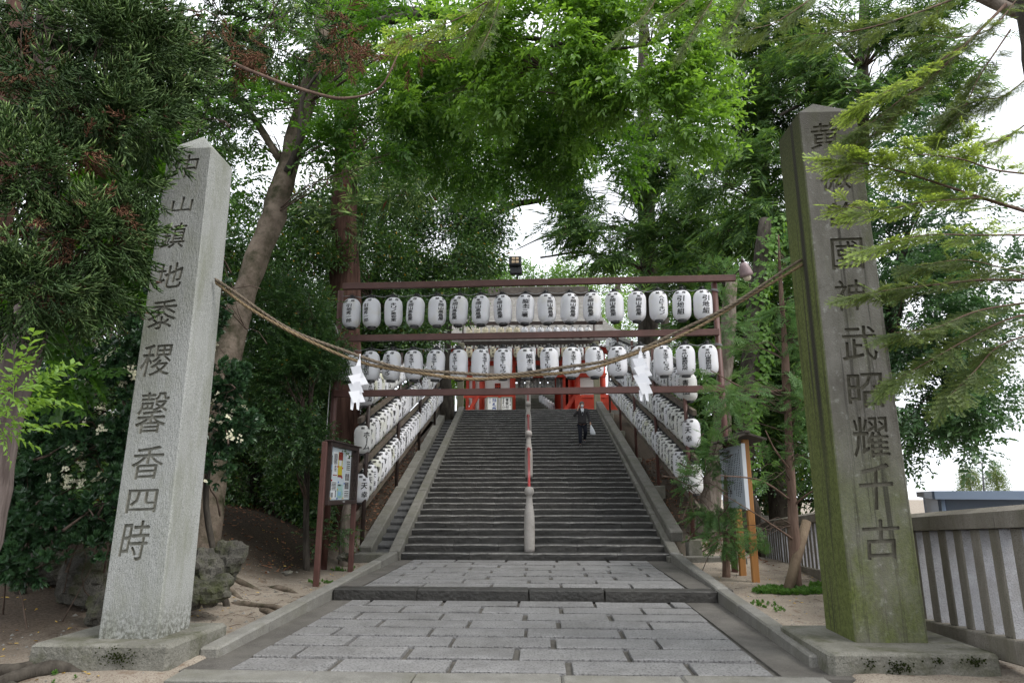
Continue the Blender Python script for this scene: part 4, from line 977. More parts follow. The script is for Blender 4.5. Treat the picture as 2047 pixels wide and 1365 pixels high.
obj('glass_pane', MB().box((XN + .012, lerp(NY0, NY1, .5), (NZ0 + NZ1) / 2), (.005, NY1 - NY0 - .14, NZ1 - NZ0 - .14)), gm, nb)
obj('catch', MB().cbox((XN + .03, lerp(NY0, NY1, .5), NZ0 + .04), (.02, .12, .03), .006), M['wire'], nb)

# ------------------------------------------------------------------ roofed sign board on the right
sb = thing('sign_board', 'roofed blue grey text board on two orange wooden posts, right of the path', 'sign board', (3.94, 13.5, .05))
for (x, y, top) in ((3.90, 13.0, 2.62), (3.97, 14.05, 2.5)):
    obj('post', MB().cbox((x, y, (gz(x, y) - .1 + top) / 2), (.125, .11, top - gz(x, y) + .1), .012), M['orange_wood'], sb)
BX = 3.83
obj('board', MB().cbox((BX, 13.75, 1.92), (.05, 1.62, 1.22), .006), M['greyboard'], sb)
obj('board_edge', MB().box((BX + .005, 12.92, 1.92), (.07, .03, 1.24)), M['white_cloth'], sb)
mb = MB()
for k in range(11):
    y = 13.12 + k * .115; z = 2.36 - (.0 if k else -.06); zend = 1.55 + random.choice((0, .05, .25, .1)); 
    while z > zend:
        h_ = random.uniform(.022, .034); mb.box((BX - .027, y, z), (.002, random.uniform(.028, .042), h_)); z -= h_ + random.uniform(.008, .02)
kind(obj('writing', mb, M['ink'], sb), 'stuff')
for s_ in (-1, 1):
    obj('roof_board', MB().bar((BX + .05 + s_ * .17, 12.75, 2.66), (BX + .05 + s_ * .17, 14.75, 2.66), .40, .045, up=(s_ * .32, 0, 1), ch=.008), M['dark_wood'], sb)
obj('ridge_board', MB().cbox((BX + .05, 13.75, 2.745), (.1, 2.04, .05), .01), M['dark_wood'], sb)

# ------------------------------------------------------------------ stone fence on the right
fc = thing('stone_fence', 'low grey stone fence of close square posts under a heavy rail, right side', 'stone fence', (4.4, 8, 0))
line = [Vector((4.22, 4.6, 0)), Vector((4.40, 8.4, 0)), Vector((5.28, 13, 0)), Vector((6.36, 20, 0))]
zb_ = [.45, .19, .20, -.2]; hh_ = [.97, .97, .89, .83]
def fence_seg(i, pitch, n):
    a, b = line[i], line[i + 1]; d = b - a; L = d.length; d.normalize(); ang = math.atan2(-d.x, d.y); rot = Matrix.Rotation(ang, 3, 'Z')
    N = int(L / pitch)
    A0 = a + Vector((0, 0, zb_[i])); B0 = b + Vector((0, 0, zb_[i + 1]))
    for k in range(N):
        t = (k + .5) / N; p = A0.lerp(B0, t); h_ = lerp(hh_[i], hh_[i + 1], t); j = random.uniform(-.006, .006)
        mb = MB(); mb.cbox(p + Vector((j, 0, h_ / 2)), (.135, .15, h_), .012, rot)
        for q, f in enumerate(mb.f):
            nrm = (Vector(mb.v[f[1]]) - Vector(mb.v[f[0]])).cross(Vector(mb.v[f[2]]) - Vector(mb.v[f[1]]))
            if nrm.x < 0 and abs(nrm.x) > abs(nrm.y): mb.m[q] = 1  # path-side faces of the posts take the darker brown granite
        obj('fence_post', mb, [M['fence'], M['fence_brown']], fc)
    for k in range(n):
        t0, t1 = k / n, (k + 1) / n
        for nm, dz, hgt, wd in (('rail', None, .17, .26), ('base_rail', -.10, .21, .24)):
            za = (lerp(hh_[i], hh_[i + 1], t0) + hgt / 2) if dz is None else dz; zc = (lerp(hh_[i], hh_[i + 1], t1) + hgt / 2) if dz is None else dz
            p, q = A0.lerp(B0, t0) + Vector((0, 0, za)) + d * .003, A0.lerp(B0, t1) + Vector((0, 0, zc)) - d * .003
            if dz is None:
                mb = MB(); x_ = rot @ Vector((1, 0, 0)); V = []
                for c in (p, q): V += [c - x_ * .14 + Vector((0, 0, -.085)), c + x_ * .14 + Vector((0, 0, -.085)), c + x_ * .14 + Vector((0, 0, .06)), c + Vector((0, 0, .115)), c - x_ * .14 + Vector((0, 0, .06))]
                mb.add(V, [(0, 1, 2, 3, 4), (9, 8, 7, 6, 5)] + [(j, j + 5, (j + 1) % 5 + 5, (j + 1) % 5) for j in range(5)], 0)
                obj(nm, mb, M['fence_brown'], fc)
            else: obj(nm, MB().bar(p, q, wd, hgt, ch=.012), M['fence_brown'], fc)
fence_seg(0, .31, 2); fence_seg(1, .31, 2); fence_seg(2, .31, 4)
for p, h_ in ((line[1], 1.22), (line[2], 1.2), (line[3], 1.1)):
    z = gz(p.x, p.y); obj('end_post', MB().cbox((p.x, p.y, z + h_ / 2), (.24, .24, h_ + .2), .02), M['fence_brown'], fc)

# ------------------------------------------------------------------ metal shed, lamp and far trees beyond the fence
bd = thing('metal_shed', 'flat roofed blue grey metal building beyond the stone fence', 'building', (15.9, 26, -1.5))
c0 = at(1868, 981, 26); c1 = at(2100, 966, 23.6); c2 = at(1836, 1003, 44)
def wall(a, b, z0, z1, th, mt, nm, parent=bd):
    a = Vector((a.x, a.y, (z0 + z1) / 2)); b = Vector((b.x, b.y, (z0 + z1) / 2)); return obj(nm, MB().bar(a, b, th, z1 - z0), M[mt], parent)
zt_ = c0.z
wall(c0 + Vector((.3, .3, 0)), c1 + Vector((0, .4, 0)), -1.6, zt_ - .15, .1, 'bluewall', 'wall'); wall(c0 + Vector((.35, .4, 0)), c2 + Vector((.4, 0, 0)), -1.6, zt_ - .15, .1, 'bluewall', 'wall')
wall(c0, c1, zt_ - .30, zt_, .12, 'fascia', 'fascia'); wall(c0 + Vector((0, .07, 0)), c2, zt_ - .30, zt_, .12, 'bluewall', 'fascia')
obj('roof', MB().add([(c0.x, c0.y, zt_ - .02), (c1.x, c1.y, zt_ - .02), (c1.x + 2, c2.y, zt_ - .02), (c2.x, c2.y, zt_ - .02)], [(0, 1, 2, 3)]), M['bluewall'], bd)
obj('downpipe', MB().tube([(c0.x + .32, c0.y + .12, -1.5), (c0.x + .32, c0.y + .12, zt_ - .3)], .07, 8), M['fascia'], bd, True)
for k in range(7):
    t = (k + .5) / 7; p = c0.lerp(c2, t); obj('wall_rib', MB().box((p.x + .32, p.y, -.1), (.08, .1, 3.0)), M['fascia'], bd)
sl_ = thing('street_lamp', 'slim dark street lamp far beyond the metal shed', 'street lamp', (at(1966, 980, 60).x, 60, -1.5))
a_ = at(1966, 985, 60); t_ = at(1963, 926, 60)
obj('pole', MB().tube([(a_.x, 60, -1.5), (a_.x, 60, 1), t_], [.09, .08, .06], 8), M['floodbody'], sl_, True)
obj('lamp_head', MB().cbox(t_ + Vector((-.45, 0, .03)), (1.1, .3, .14), .04), M['wire'], sl_)
obj('bracket', MB().box((a_.x + .25, 60, 2.9), (.5, .06, .06)), M['floodbody'], sl_)

# ------------------------------------------------------------------ rocks
def rock(label, c, r, seed):
    bm = bmesh.new(); bmesh.ops.create_icosphere(bm, subdivisions=4, radius=1)
    o = Vector((seed * 7.3, seed * 1.7, 0))
    for v in bm.verts:
        p = v.co.copy(); d = mnoise.noise(p * .9 + o) * .55 + mnoise.noise(p * 2.3 + o) * .22 + mnoise.noise(p * 6 + o) * .06
        q = p * (1 + d)
        q = Vector((round(q.x * 2.4) / 2.4, round(q.y * 2.4) / 2.4, round(q.z * 2.4) / 2.4)).lerp(q, .62) * (1 + .05 * mnoise.noise(p * 9 + o))
        v.co = Vector((q.x * r[0], q.y * r[1], q.z * r[2])) * .66
    me = bpy.data.meshes.new('rock'); bm.to_mesh(me); bm.free()
    o_ = obj('rock', me, M['rock'], None, False, c); tag(o_, label, 'rock'); return o_
rk = lambda px, py, Y: at(px, py, Y)
rock('large mossy boulder with a flat top right of the pale pillar', rk(450, 1128, 9.5), (.36, .38, .42), 1)
rock('grey boulder wedged between the pale pillar and the mossy boulder', rk(400, 1150, 9.2), (.36, .4, .46), 2)
rock('low wedge shaped stone at the foot of the mossy boulder', rk(430, 1180, 8.9), (.34, .3, .26), 3)
rock('pale stone half hidden behind the pale pillar at ground level', rk(385, 1185, 8.8), (.3, .28, .26), 4)
rock('big dark rock under the flowering shrub left of the pale pillar', rk(180, 1160, 8.9), (.55, .5, .5), 5)
rock('dark rock beneath the glossy leaves, furthest left of the rocks', rk(100, 1130, 9.3), (.42, .4, .4), 6)
rock('slanting dark slab of rock against the left side of the pale pillar', rk(205, 1215, 8.3), (.3, .28, .3), 7)
rock('small block of stone at the foot of the notice board', rk(690, 1113, 14.3), (.22, .2, .14), 8)
rock('tiny grey stone lying in the sand below the notice board', rk(575, 1145, 11.6), (.14, .12, .06), 9)

# ------------------------------------------------------------------ man on the stairs
def skin_obj(name, pts, edges, material, parent, sub=2, root=0):
    me = bpy.data.meshes.new(name); me.from_pydata([p[:3] for p in pts], edges, [])
    o = bpy.data.objects.new(name, me); COL.objects.link(o)
    md = o.modifiers.new('s', 'SKIN'); md.use_smooth_shade = True
    for i, p in enumerate(pts):
        r_ = p[3] if isinstance(p[3], tuple) else (p[3], p[3]); me.skin_vertices[0].data[i].radius = r_; me.skin_vertices[0].data[i].use_root = i == root
    o.modifiers.new('u', 'SUBSURF').levels = sub
    bpy.context.view_layer.update()
    m2 = bpy.data.meshes.new_from_object(o.evaluated_get(bpy.context.evaluated_depsgraph_get())); m2.name = name
    o.modifiers.clear(); o.data = m2; m2.materials.clear(); m2.materials.append(material)
    m2.polygons.foreach_set('use_smooth', [True] * len(m2.polygons))
    o.parent = parent; return o
MP = S(1.94, 9.42, .15 + .15 * 21)
man = thing('person', 'man in dark jacket and white face mask phoning while walking down the stairs', 'person', MP, R(4))
def hand(base, d, palmn):
    """palm and five bent fingers as skin chain points appended to the body"""
    d = Vector(d).normalized(); n = Vector(palmn).normalized(); s = d.cross(n).normalized(); out = []
    for k, (off, ln) in enumerate(((-.03, .062), (-.01, .072), (.01, .068), (.028, .052))):
        b = Vector(base) + d * .075 + s * off; out.append([b, b + d * ln * .55 + n * .012, b + d * ln * .8 + n * .035])
    b = Vector(base) + d * .025 - s * .032; out.append([b, b + d * .028 - s * .02 + n * .015, b + d * .055 - s * .018 + n * .03])
    return out
pts = [(0, .06, .92, (.10, .07)), (0, .05, 1.15, (.10, .07)), (0, .03, 1.34, (.11, .07)), (0, .01, 1.44, .055), (0, -.005, 1.50, .06), (0, -.02, 1.565, (.076, .092)), (0, -.01, 1.635, (.07, .085)),
       (-.18, .03, 1.37, .055), (-.30, -.05, 1.13, .042), (-.165, -.11, 1.40, .03), (-.13, -.085, 1.47, (.04, .02)),
       (.18, .03, 1.37, .055), (.26, .05, 1.11, .042), (.30, -.04, .87, .03), (.305, -.06, .80, (.02, .04)),
       (-.09, .05, .86, .06), (-.09, -.02, .48, .045), (-.085, .02, .10, .022), (-.09, -.06, .05, .012),
       (.09, .05, .86, .06), (.12, -.02, .55, .045), (.10, .25, .28, .022), (.10, .20, .21, .012)]
edg = [(0, 1), (1, 2), (2, 3), (3, 4), (4, 5), (5, 6), (2, 7), (7, 8), (8, 9), (9, 10), (2, 11), (11, 12), (12, 13), (13, 14), (0, 15), (15, 16), (16, 17), (17, 18), (0, 19), (19, 20), (20, 21), (21, 22)]
for wi, hd in ((10, hand((-.14, -.09, 1.45), (.15, .15, 1), (1, .3, 0))), (14, hand((.303, -.05, .83), (.05, -.1, -1), (-1, 0, 0)))):
    for ch in hd:
        a = wi
        for q in ch:
            pts.append((q.x, q.y, q.z, .009)); edg.append((a, len(pts) - 1)); a = len(pts) - 1
skin_obj('body', pts, edg, M['skin'], man, 1)
jk = [(0, .06, .80, (.205, .15)), (0, .05, 1.0, (.175, .13)), (0, .04, 1.18, (.17, .125)), (0, .035, 1.34, (.155, .115)), (0, .02, 1.42, (.075, .07)), (-.18, .035, 1.375, .078), (-.30, -.045, 1.13, .062), (-.19, -.10, 1.36, .045), (.18, .035, 1.375, .078), (.265, .05, 1.11, .062), (.298, -.03, .89, .045)]
skin_obj('jacket', jk, [(0, 1), (1, 2), (2, 3), (3, 4), (3, 5), (5, 6), (6, 7), (3, 8), (8, 9), (9, 10)], M['jacket'], man)
tr2 = [(0, .06, .90, (.16, .12)), (-.09, .05, .80, .105), (-.09, -.02, .48, .078), (-.088, .02, .10, .066), (.09, .05, .80, .105), (.12, -.02, .55, .078), (.10, .24, .29, .064)]
skin_obj('trousers', tr2, [(0, 1), (1, 2), (2, 3), (0, 4), (4, 5), (5, 6)], M['trousers'], man)
for p0, p1 in (((-.088, .04, .05), (-.09, -.17, .035)), ((.10, .27, .24), (.10, .14, .155))): skin_obj('shoe', [(*p0, .05), (*p1, .04)], [(0, 1)], M['black'], man)
def ell(c, r, seg=14):
    bm = bmesh.new(); bmesh.ops.create_uvsphere(bm, u_segments=seg, v_segments=10, radius=1)
    mb = MB(); bm.verts.index_update(); mb.add([Vector((c[0] + v.co.x * r[0], c[1] + v.co.y * r[1], c[2] + v.co.z * r[2])) for v in bm.verts], [tuple(v.index for v in f.verts) for f in bm.faces]); bm.free(); return mb
def mobj(nm, mb, mt, sm=True):
    o = obj(nm, mb.mesh(nm, None, sm), mt); o.parent = man; return o
mobj('hair', ell((0, .022, 1.622), (.088, .098, .085)), M['hair'])
mobj('face_mask', ell((0, -.075, 1.515), (.062, .05, .052)), M['white_cloth'])
mobj('nose', ell((0, -.108, 1.565), (.014, .018, .022), 8), M['skin'])
for s_ in (-1, 1):
    mobj('eye', ell((s_ * .031, -.096, 1.592), (.013, .008, .007), 8), M['ink']); mobj('ear', ell((s_ * .084, .0, 1.565), (.014, .025, .034), 8), M['skin'])
mobj('shirt', MB().add([(-.055, -.098, 1.43), (.055, -.098, 1.43), (.06, -.125, 1.36), (.0, -.128, 1.16), (-.06, -.125, 1.36)], [(0, 1, 2, 3, 4)][::-1] if False else [(0, 4, 3, 2, 1)]), M['white_cloth'], False)
mobj('tie', MB().add([(-.018, -.105, 1.42), (.018, -.105, 1.42), (.024, -.134, 1.25), (0, -.136, 1.18), (-.024, -.134, 1.25), (0, -.118, 1.42)], [(0, 4, 3, 2, 1)]), M['trousers'], False)
for s_ in (-1, 1):
    mobj('lapel', MB().add([(s_ * .05, -.10, 1.43), (s_ * .085, -.115, 1.36), (s_ * .07, -.138, 1.26), (s_ * .004, -.134, 1.12), (s_ * .045, -.135, 1.3)], [(0, 1, 2, 3, 4), (4, 3, 2, 1, 0)][:1]), M['jacket'], False)
mwp = man.location
tag(obj('mobile_phone', MB().cbox(mwp + Vector((-.105, -.06, 1.535)), (.012, .07, .145), .006, Matrix.Rotation(R(-12), 3, 'X')), M['black'], None, False, mwp + Vector((-.105, -.06, 1.46))), 'dark mobile phone held to the ear of the man', 'phone')
bgm = MB(); bz = [(.0, .02, .03), (-.05, .035, .05), (-.16, .075, .075), (-.28, .10, .085), (-.36, .09, .075), (-.38, .05, .05)]
for r_i, (z, a, b) in enumerate(bz):
    for k in range(10):
        an = 2 * math.pi * k / 10; bgm.v.append(tuple(mwp + Vector((.31 - z * .22 + a * math.cos(an) * (1 + .08 * math.sin(5 * an + r_i)), -.07 + b * .6 * math.sin(an), .80 + z))))
for r_i in range(len(bz) - 1):
    for k in range(10): bgm.f.append((r_i * 10 + k, (r_i + 1) * 10 + k, (r_i + 1) * 10 + (k + 1) % 10, r_i * 10 + (k + 1) % 10)); bgm.m.append(0)
bgm.f.append(tuple(range(10))); bgm.f.append(tuple(50 + k for k in range(9, -1, -1))); bgm.m += [0, 0]
tag(obj('carrier_bag', bgm, M['white_cloth'], None, True, mwp + Vector((.35, -.07, .42))), 'white carrier bag hanging from the hand of the man', 'bag')

# ------------------------------------------------------------------ foliage
def leafs(out, base, d, up, L, W, fold=.25, age=0., bend=.15):
    """one folded leaf: 2 triangles either side of the midrib"""
    d = d.normalized(); s = d.cross(up)
    if s.length < 1e-3: s = d.orthogonal()
    s.normalize(); n = s.cross(d)
    o = len(out[0]); m_ = base + d * L * .45
    out[0].extend([base, m_ + s * W / 2 + n * fold * W, base + d * L - n * bend * L, m_ - s * W / 2 + n * fold * W])
    out[1].extend([(o, o + 1, o + 2), (o, o + 2, o + 3)]); out[2].extend([age] * 4)
def fin(out): return (np.array([tuple(v) for v in out[0]], float), np.array(out[1], int), np.array(out[2], float))
def rv(s=1.): return Vector((random.gauss(0, s), random.gauss(0, s), random.gauss(0, s)))
Z3 = Vector((0, 0, 1))
def P_broad(n=9, L=.3, ll=.09, lw=.045, sag=.15, rnd=.25, tipage=.6):
    out = ([], [], [])
    for i in range(n):
        t = (i + .6) / n; p = Vector((t * L, 0, -sag * L * t * t)); s = 1 if i % 2 else -1
        d = Vector((.65, s * .8, -.25)) + rv(rnd)
        if i == n - 1: d = Vector((1, 0, -.3)) + rv(rnd)
        leafs(out, p, d, Z3 + rv(.35), ll * random.uniform(.75, 1.15), lw * random.uniform(.8, 1.1), .2, max(0, min(1, (t - .4) * tipage * random.uniform(.3, 1.6))))
    o = len(out[0]); out[0].extend([Vector((0, .003, 0)), Vector((0, -.003, 0)), Vector((L, 0, -sag * L))]); out[1].append((o, o + 1, o + 2)); out[2].extend([0, 0, 0])
    return fin(out)
def P_rosette(n=10, ll=.075, lw=.026, tiers=2):
    out = ([], [], [])
    for k in range(tiers):
        for i in range(n):
            a = 2 * math.pi * (i + .5 * k) / n + random.uniform(-.2, .2); op = (.45, .95)[k % 2] + random.uniform(-.15, .15)
            d = Vector((math.cos(op), math.sin(op) * math.cos(a), math.sin(op) * math.sin(a)))
            leafs(out, Vector((-.03 * k, 0, 0)), d, Vector((1, 0, 0)) + rv(.1), ll * random.uniform(.75, 1.1), lw, -.12, .35 * (k == 0) * random.random(), -.1)
    return fin(out)
def P_flower(n=9):
    out = ([], [], [])
    for i in range(n):
        c = Vector((random.uniform(.0, .03), random.gauss(0, .022), random.gauss(0, .022)))
        for k in range(4):
            a = 2 * math.pi * k / 4 + i; d = Vector((.5, math.cos(a), math.sin(a))); leafs(out, c, d, Vector((1, 0, 0)), .016, .011, 0, random.random())
    return fin(out)
def P_firnear(L=.30, ns=8, nl=.027, sp=.0085):
    """flat fir spray: every needle a triangle, bright new tips"""
    out = ([], [], [])
    axes = [(Vector((0, 0, 0)), Vector((1, 0, -.05)), L)]
    for i in range(ns):
        t = .12 + .78 * i / ns; s = 1 if i % 2 else -1
        axes.append((Vector((t * L, 0, -.02 * t)), Vector((.75, s * .66, random.uniform(-.15, .05))), L * (.50 - .3 * t) * random.uniform(.8, 1.2)))
    for (b, d, l_) in axes:
        d = d.normalized(); side = d.cross(Z3).normalized(); n = int(l_ / sp)
        for j in range(n):
            t = j / n; age = max(0., (t - .45) * 1.9) * random.uniform(.8, 1.1)
            for s in (-1, 1):
                p = b + d * (l_ * t); q = p + (side * s * .85 + d * .5 + Z3 * random.uniform(-.25, .45)).normalized() * nl * random.uniform(.8, 1.1) * (1 - .3 * t)
                o = len(out[0]); out[0].extend([p - d * .0032, p + d * .0032, q]); out[1].append((o, o + 1, o + 2)); out[2].extend([min(1, age)] * 3)
        o = len(out[0]); out[0].extend([b + side * .0025, b - side * .0025, b + d * l_]); out[1].append((o, o + 1, o + 2)); out[2].extend([0] * 3)
    return fin(out)
def P_firfar(L=.6, ns=13, wd=.042):
    out = ([], [], [])
    axes = [(Vector((0, 0, 0)), Vector((1, 0, -.05)), L, 0)]
    for i in range(ns):
        t = .1 + .85 * i / ns; s = 1 if i % 2 else -1
        axes.append((Vector((t * L, 0, 0)), Vector((.75, s * .7, random.uniform(-.2, .15))), L * (.5 - .3 * t) * random.uniform(.7, 1.3), random.random() ** 2.))
    for b, d, l_, ag in axes:
        n = max(1, int(l_ / .10))
        for j in range(n):
            leafs(out, b + d.normalized() * l_ * j / n, d + rv(.08), Z3 + rv(.5), l_ / n * 1.4, wd * random.uniform(.7, 1.1), .15, ag * (.35 + .65 * (j == n - 1)) if j >= n - 2 else 0, 0)
    return fin(out)
def P_sugi(L=.30, nf=13, rad=.0095, young=.5):
    """cedar spray: rope-like shoots all round the axis that curl up at the tips"""
    out = ([], [], [])
    def finger(b, d, l_, r0, ag):
        pts = [b]; q = d.normalized()
        for k in range(3): pts.append(pts[-1] + q * l_ / 3); q = (q + Vector((.12, 0, .30))).normalized()
        o = len(out[0]); prev = None
        for k, p in enumerate(pts[:-1]):
            t = (pts[k + 1] - p).normalized(); x = t.orthogonal().normalized(); y = t.cross(x); r_ = r0 * (1.25 if k % 2 else .8) * (1 - .12 * k)
            for j in range(3):
                a = 2 * math.pi * j / 3 + k; out[0].append(p + x * math.cos(a) * r_ + y * math.sin(a) * r_); out[2].append(ag * k / 3)
        out[0].append(pts[-1]); out[2].append(ag)
        for k in range(2):
            for j in range(3):
                a, b_, c, e = o + k * 3 + j, o + k * 3 + (j + 1) % 3, o + k * 3 + 3 + j, o + k * 3 + 3 + (j + 1) % 3; out[1].extend([(a, b_, e), (a, e, c)])
        for j in range(3): out[1].append((o + 6 + j, o + 6 + (j + 1) % 3, o + 9))
        for k in range(1, 3):                                  # short needles standing off the shoot
            for j in range(2):
                p = pts[k].lerp(pts[k - 1], random.random()); e = p + (pts[k] - pts[k - 1]).normalized() * .012 + rv(.010); f = p + rv(.003)
                o2 = len(out[0]); out[0].extend([p, f, e]); out[1].append((o2, o2 + 1, o2 + 2)); out[2].extend([ag * k / 3] * 3)
    for i in range(nf):
        t = (i + .3) / nf; a = i * 2.4; b = Vector((t * L, 0, -.12 * L * t)); d = Vector((.62, .62 * math.cos(a), .38 * math.sin(a) - .42))
        finger(b, d, L * (.66 - .28 * t) * random.uniform(.8, 1.15), rad, young * random.random() ** .6)
    finger(Vector((L, 0, -.1 * L)), Vector((1, 0, 0)), L * .25, rad, young)
    return fin(out)
def P_cyp(L=.26, ns=9):
    """flat drooping cypress fan"""
    out = ([], [], [])
    axes = [(Vector((0, 0, 0)), Vector((1, 0, -.1)), L)]
    for i in range(ns):
        t = .08 + .85 * i / ns; s = 1 if i % 2 else -1
        axes.append((Vector((t * L, 0, -.03 * t)), Vector((.8, s * .6, -.12)), L * (.52 - .35 * t) * random.uniform(.8, 1.2)))
    for b, d, l_ in axes:
        d = d.normalized(); n = max(2, int(l_ / .034)); sd = d.cross(Z3).normalized()
        for j in range(n):
            for s in (-1, 1):
                leafs(out, b + d * l_ * j / n, d * .8 + sd * s * .55 + rv(.1), Z3 + rv(.2), .044 * (1 - .3 * j / n), .0135, .05, max(0, j / n - .5), .1)
    return fin(out)
def P_sprigs(n=16, R_=.2, ll=.11, lw=.05):
    """loose ball of leaves for trees farther back"""
    out = ([], [], [])
    for i in range(n):
        p = rv(R_ * .5); d = (p.normalized() + Vector((.5, 0, -.35)) + rv(.4)); leafs(out, p, d, Z3 + rv(.45), ll * random.uniform(.7, 1.2), lw, .15, random.random() ** 2)
    return fin(out)
def P_maple(n=7, L=.3, s=.11):
    out = ([], [], [])
    for i in range(n):
        t = (i + .5) / n; sg = 1 if i % 2 else -1; p = Vector((t * L, sg * .05, -.08 * t)); d0 = Vector((.7, sg * .7, -.5)) + rv(.2); up = Z3 + rv(.25); sd = d0.cross(up).normalized()
        for k in (-2, -1, 0, 1, 2): leafs(out, p, d0.normalized() * math.cos(k * .62) + sd * math.sin(k * .62), up, s * (1 - .14 * abs(k)), s * .5, .08, .3 * random.random(), .12)
    return fin(out)
PR_ = {
 'broad': [P_broad(10, .34, .095, .046) for _ in range(4)], 'broad_s': [P_broad(11, .30, .07, .032, .1) for _ in range(4)], 'rosette': [P_rosette() for _ in range(4)], 'flower': [P_flower() for _ in range(3)],
 'firnear': [P_firnear() for _ in range(3)], 'firfar': [P_firfar() for _ in range(4)], 'sugi': [P_sugi(young=y_) for y_ in (.05, .12, .25, .95, .55)], 'cyp': [P_cyp() for _ in range(4)],
 'sprig': [P_sprigs(16, .24, .12, .05) for _ in range(4)], 'sprig_s': [P_sprigs(14, .2, .095, .042) for _ in range(5)], 'sprig_l': [P_sprigs(14, .5, .26, .13) for _ in range(4)], 'maple': [P_maple() for _ in range(3)],
}
TRI = [0]
def scatter(name, parent, material, protos, pos, dirs, ups, scale, tone, off):
    """joins copies of the sprays into one foliage mesh"""
    n = len(pos); idx = RNG.integers(0, len(protos), n)
    x = dirs / np.linalg.norm(dirs, axis=1, keepdims=True); y = np.cross(ups, x); y /= np.linalg.norm(y, axis=1, keepdims=True) + 1e-9; z = np.cross(x, y)
    VV = []; FF = []; AA = []; TT = []; o = 0
    for k, (pv, pf, pa) in enumerate(protos):
        I = np.nonzero(idx == k)[0]
        if not len(I): continue
        Rm = np.stack([x[I], y[I], z[I]], 2) * scale[I][:, None, None]
        v = np.einsum('nij,mj->nmi', Rm, pv) + pos[I][:, None, :]
        VV.append(v.reshape(-1, 3)); FF.append((pf[None] + (np.arange(len(I)) * len(pv))[:, None, None] + o).reshape(-1, 3)); AA.append(np.tile(pa, len(I)))
        tn = tone[I][:, None] + RNG.normal(0, .12, (len(I), len(pv) // 4 + 1)).repeat(4, 1)[:, :len(pv)]; TT.append(tn.reshape(-1)); o += len(I) * len(pv)
    V = np.concatenate(VV) - np.array(off); F = np.concatenate(FF); A = np.concatenate(AA); T = np.clip(np.concatenate(TT), 0, .9); T[np.repeat(RNG.random(len(T) // 4 + 1) < .012, 4)[:len(T)]] = 1.
    me = bpy.data.meshes.new(name); me.vertices.add(len(V)); me.vertices.foreach_set('co', V.astype(np.float32).ravel())
    me.loops.add(F.size); me.loops.foreach_set('vertex_index', F.astype(np.int32).ravel()); me.polygons.add(len(F)); me.polygons.foreach_set('loop_start', np.arange(0, F.size, 3, dtype=np.int32))
    me.update(calc_edges=True)
    for nm, ar in (('tone', T), ('age', A)):
        at_ = me.attributes.new(nm, 'FLOAT', 'POINT'); at_.data.foreach_set('value', ar.astype(np.float32))
    me.materials.append(material); ob = bpy.data.objects.new(name, me); COL.objects.link(ob); ob.parent = parent; kind(ob, 'stuff'); TRI[0] += len(F); return ob
def clump(p, s, seed):
    q = p / s + seed * 3.7
    return (np.sin(q[:, 0] * 2.1 + 1.3 * np.sin(q[:, 1] * 1.7)) + np.sin(q[:, 1] * 2.3 + 1.1 * np.sin(q[:, 2] * 1.9)) + np.sin(q[:, 2] * 2.7 + 1.2 * np.sin(q[:, 0] * 1.5))) / 3
def blob(px, py, Y, rx, ry, rd, dens=1.):
    """ellipsoid of foliage standing at depth Y where the photo shows it; radii across and up in photo pixels, in depth in metres"""
    c = at(px, py, Y); dist = (c - CAM_POS).dot(_f); k = dist / FPX
    return (np.array(c), np.array([rx * k, rd, ry * k]), dens)
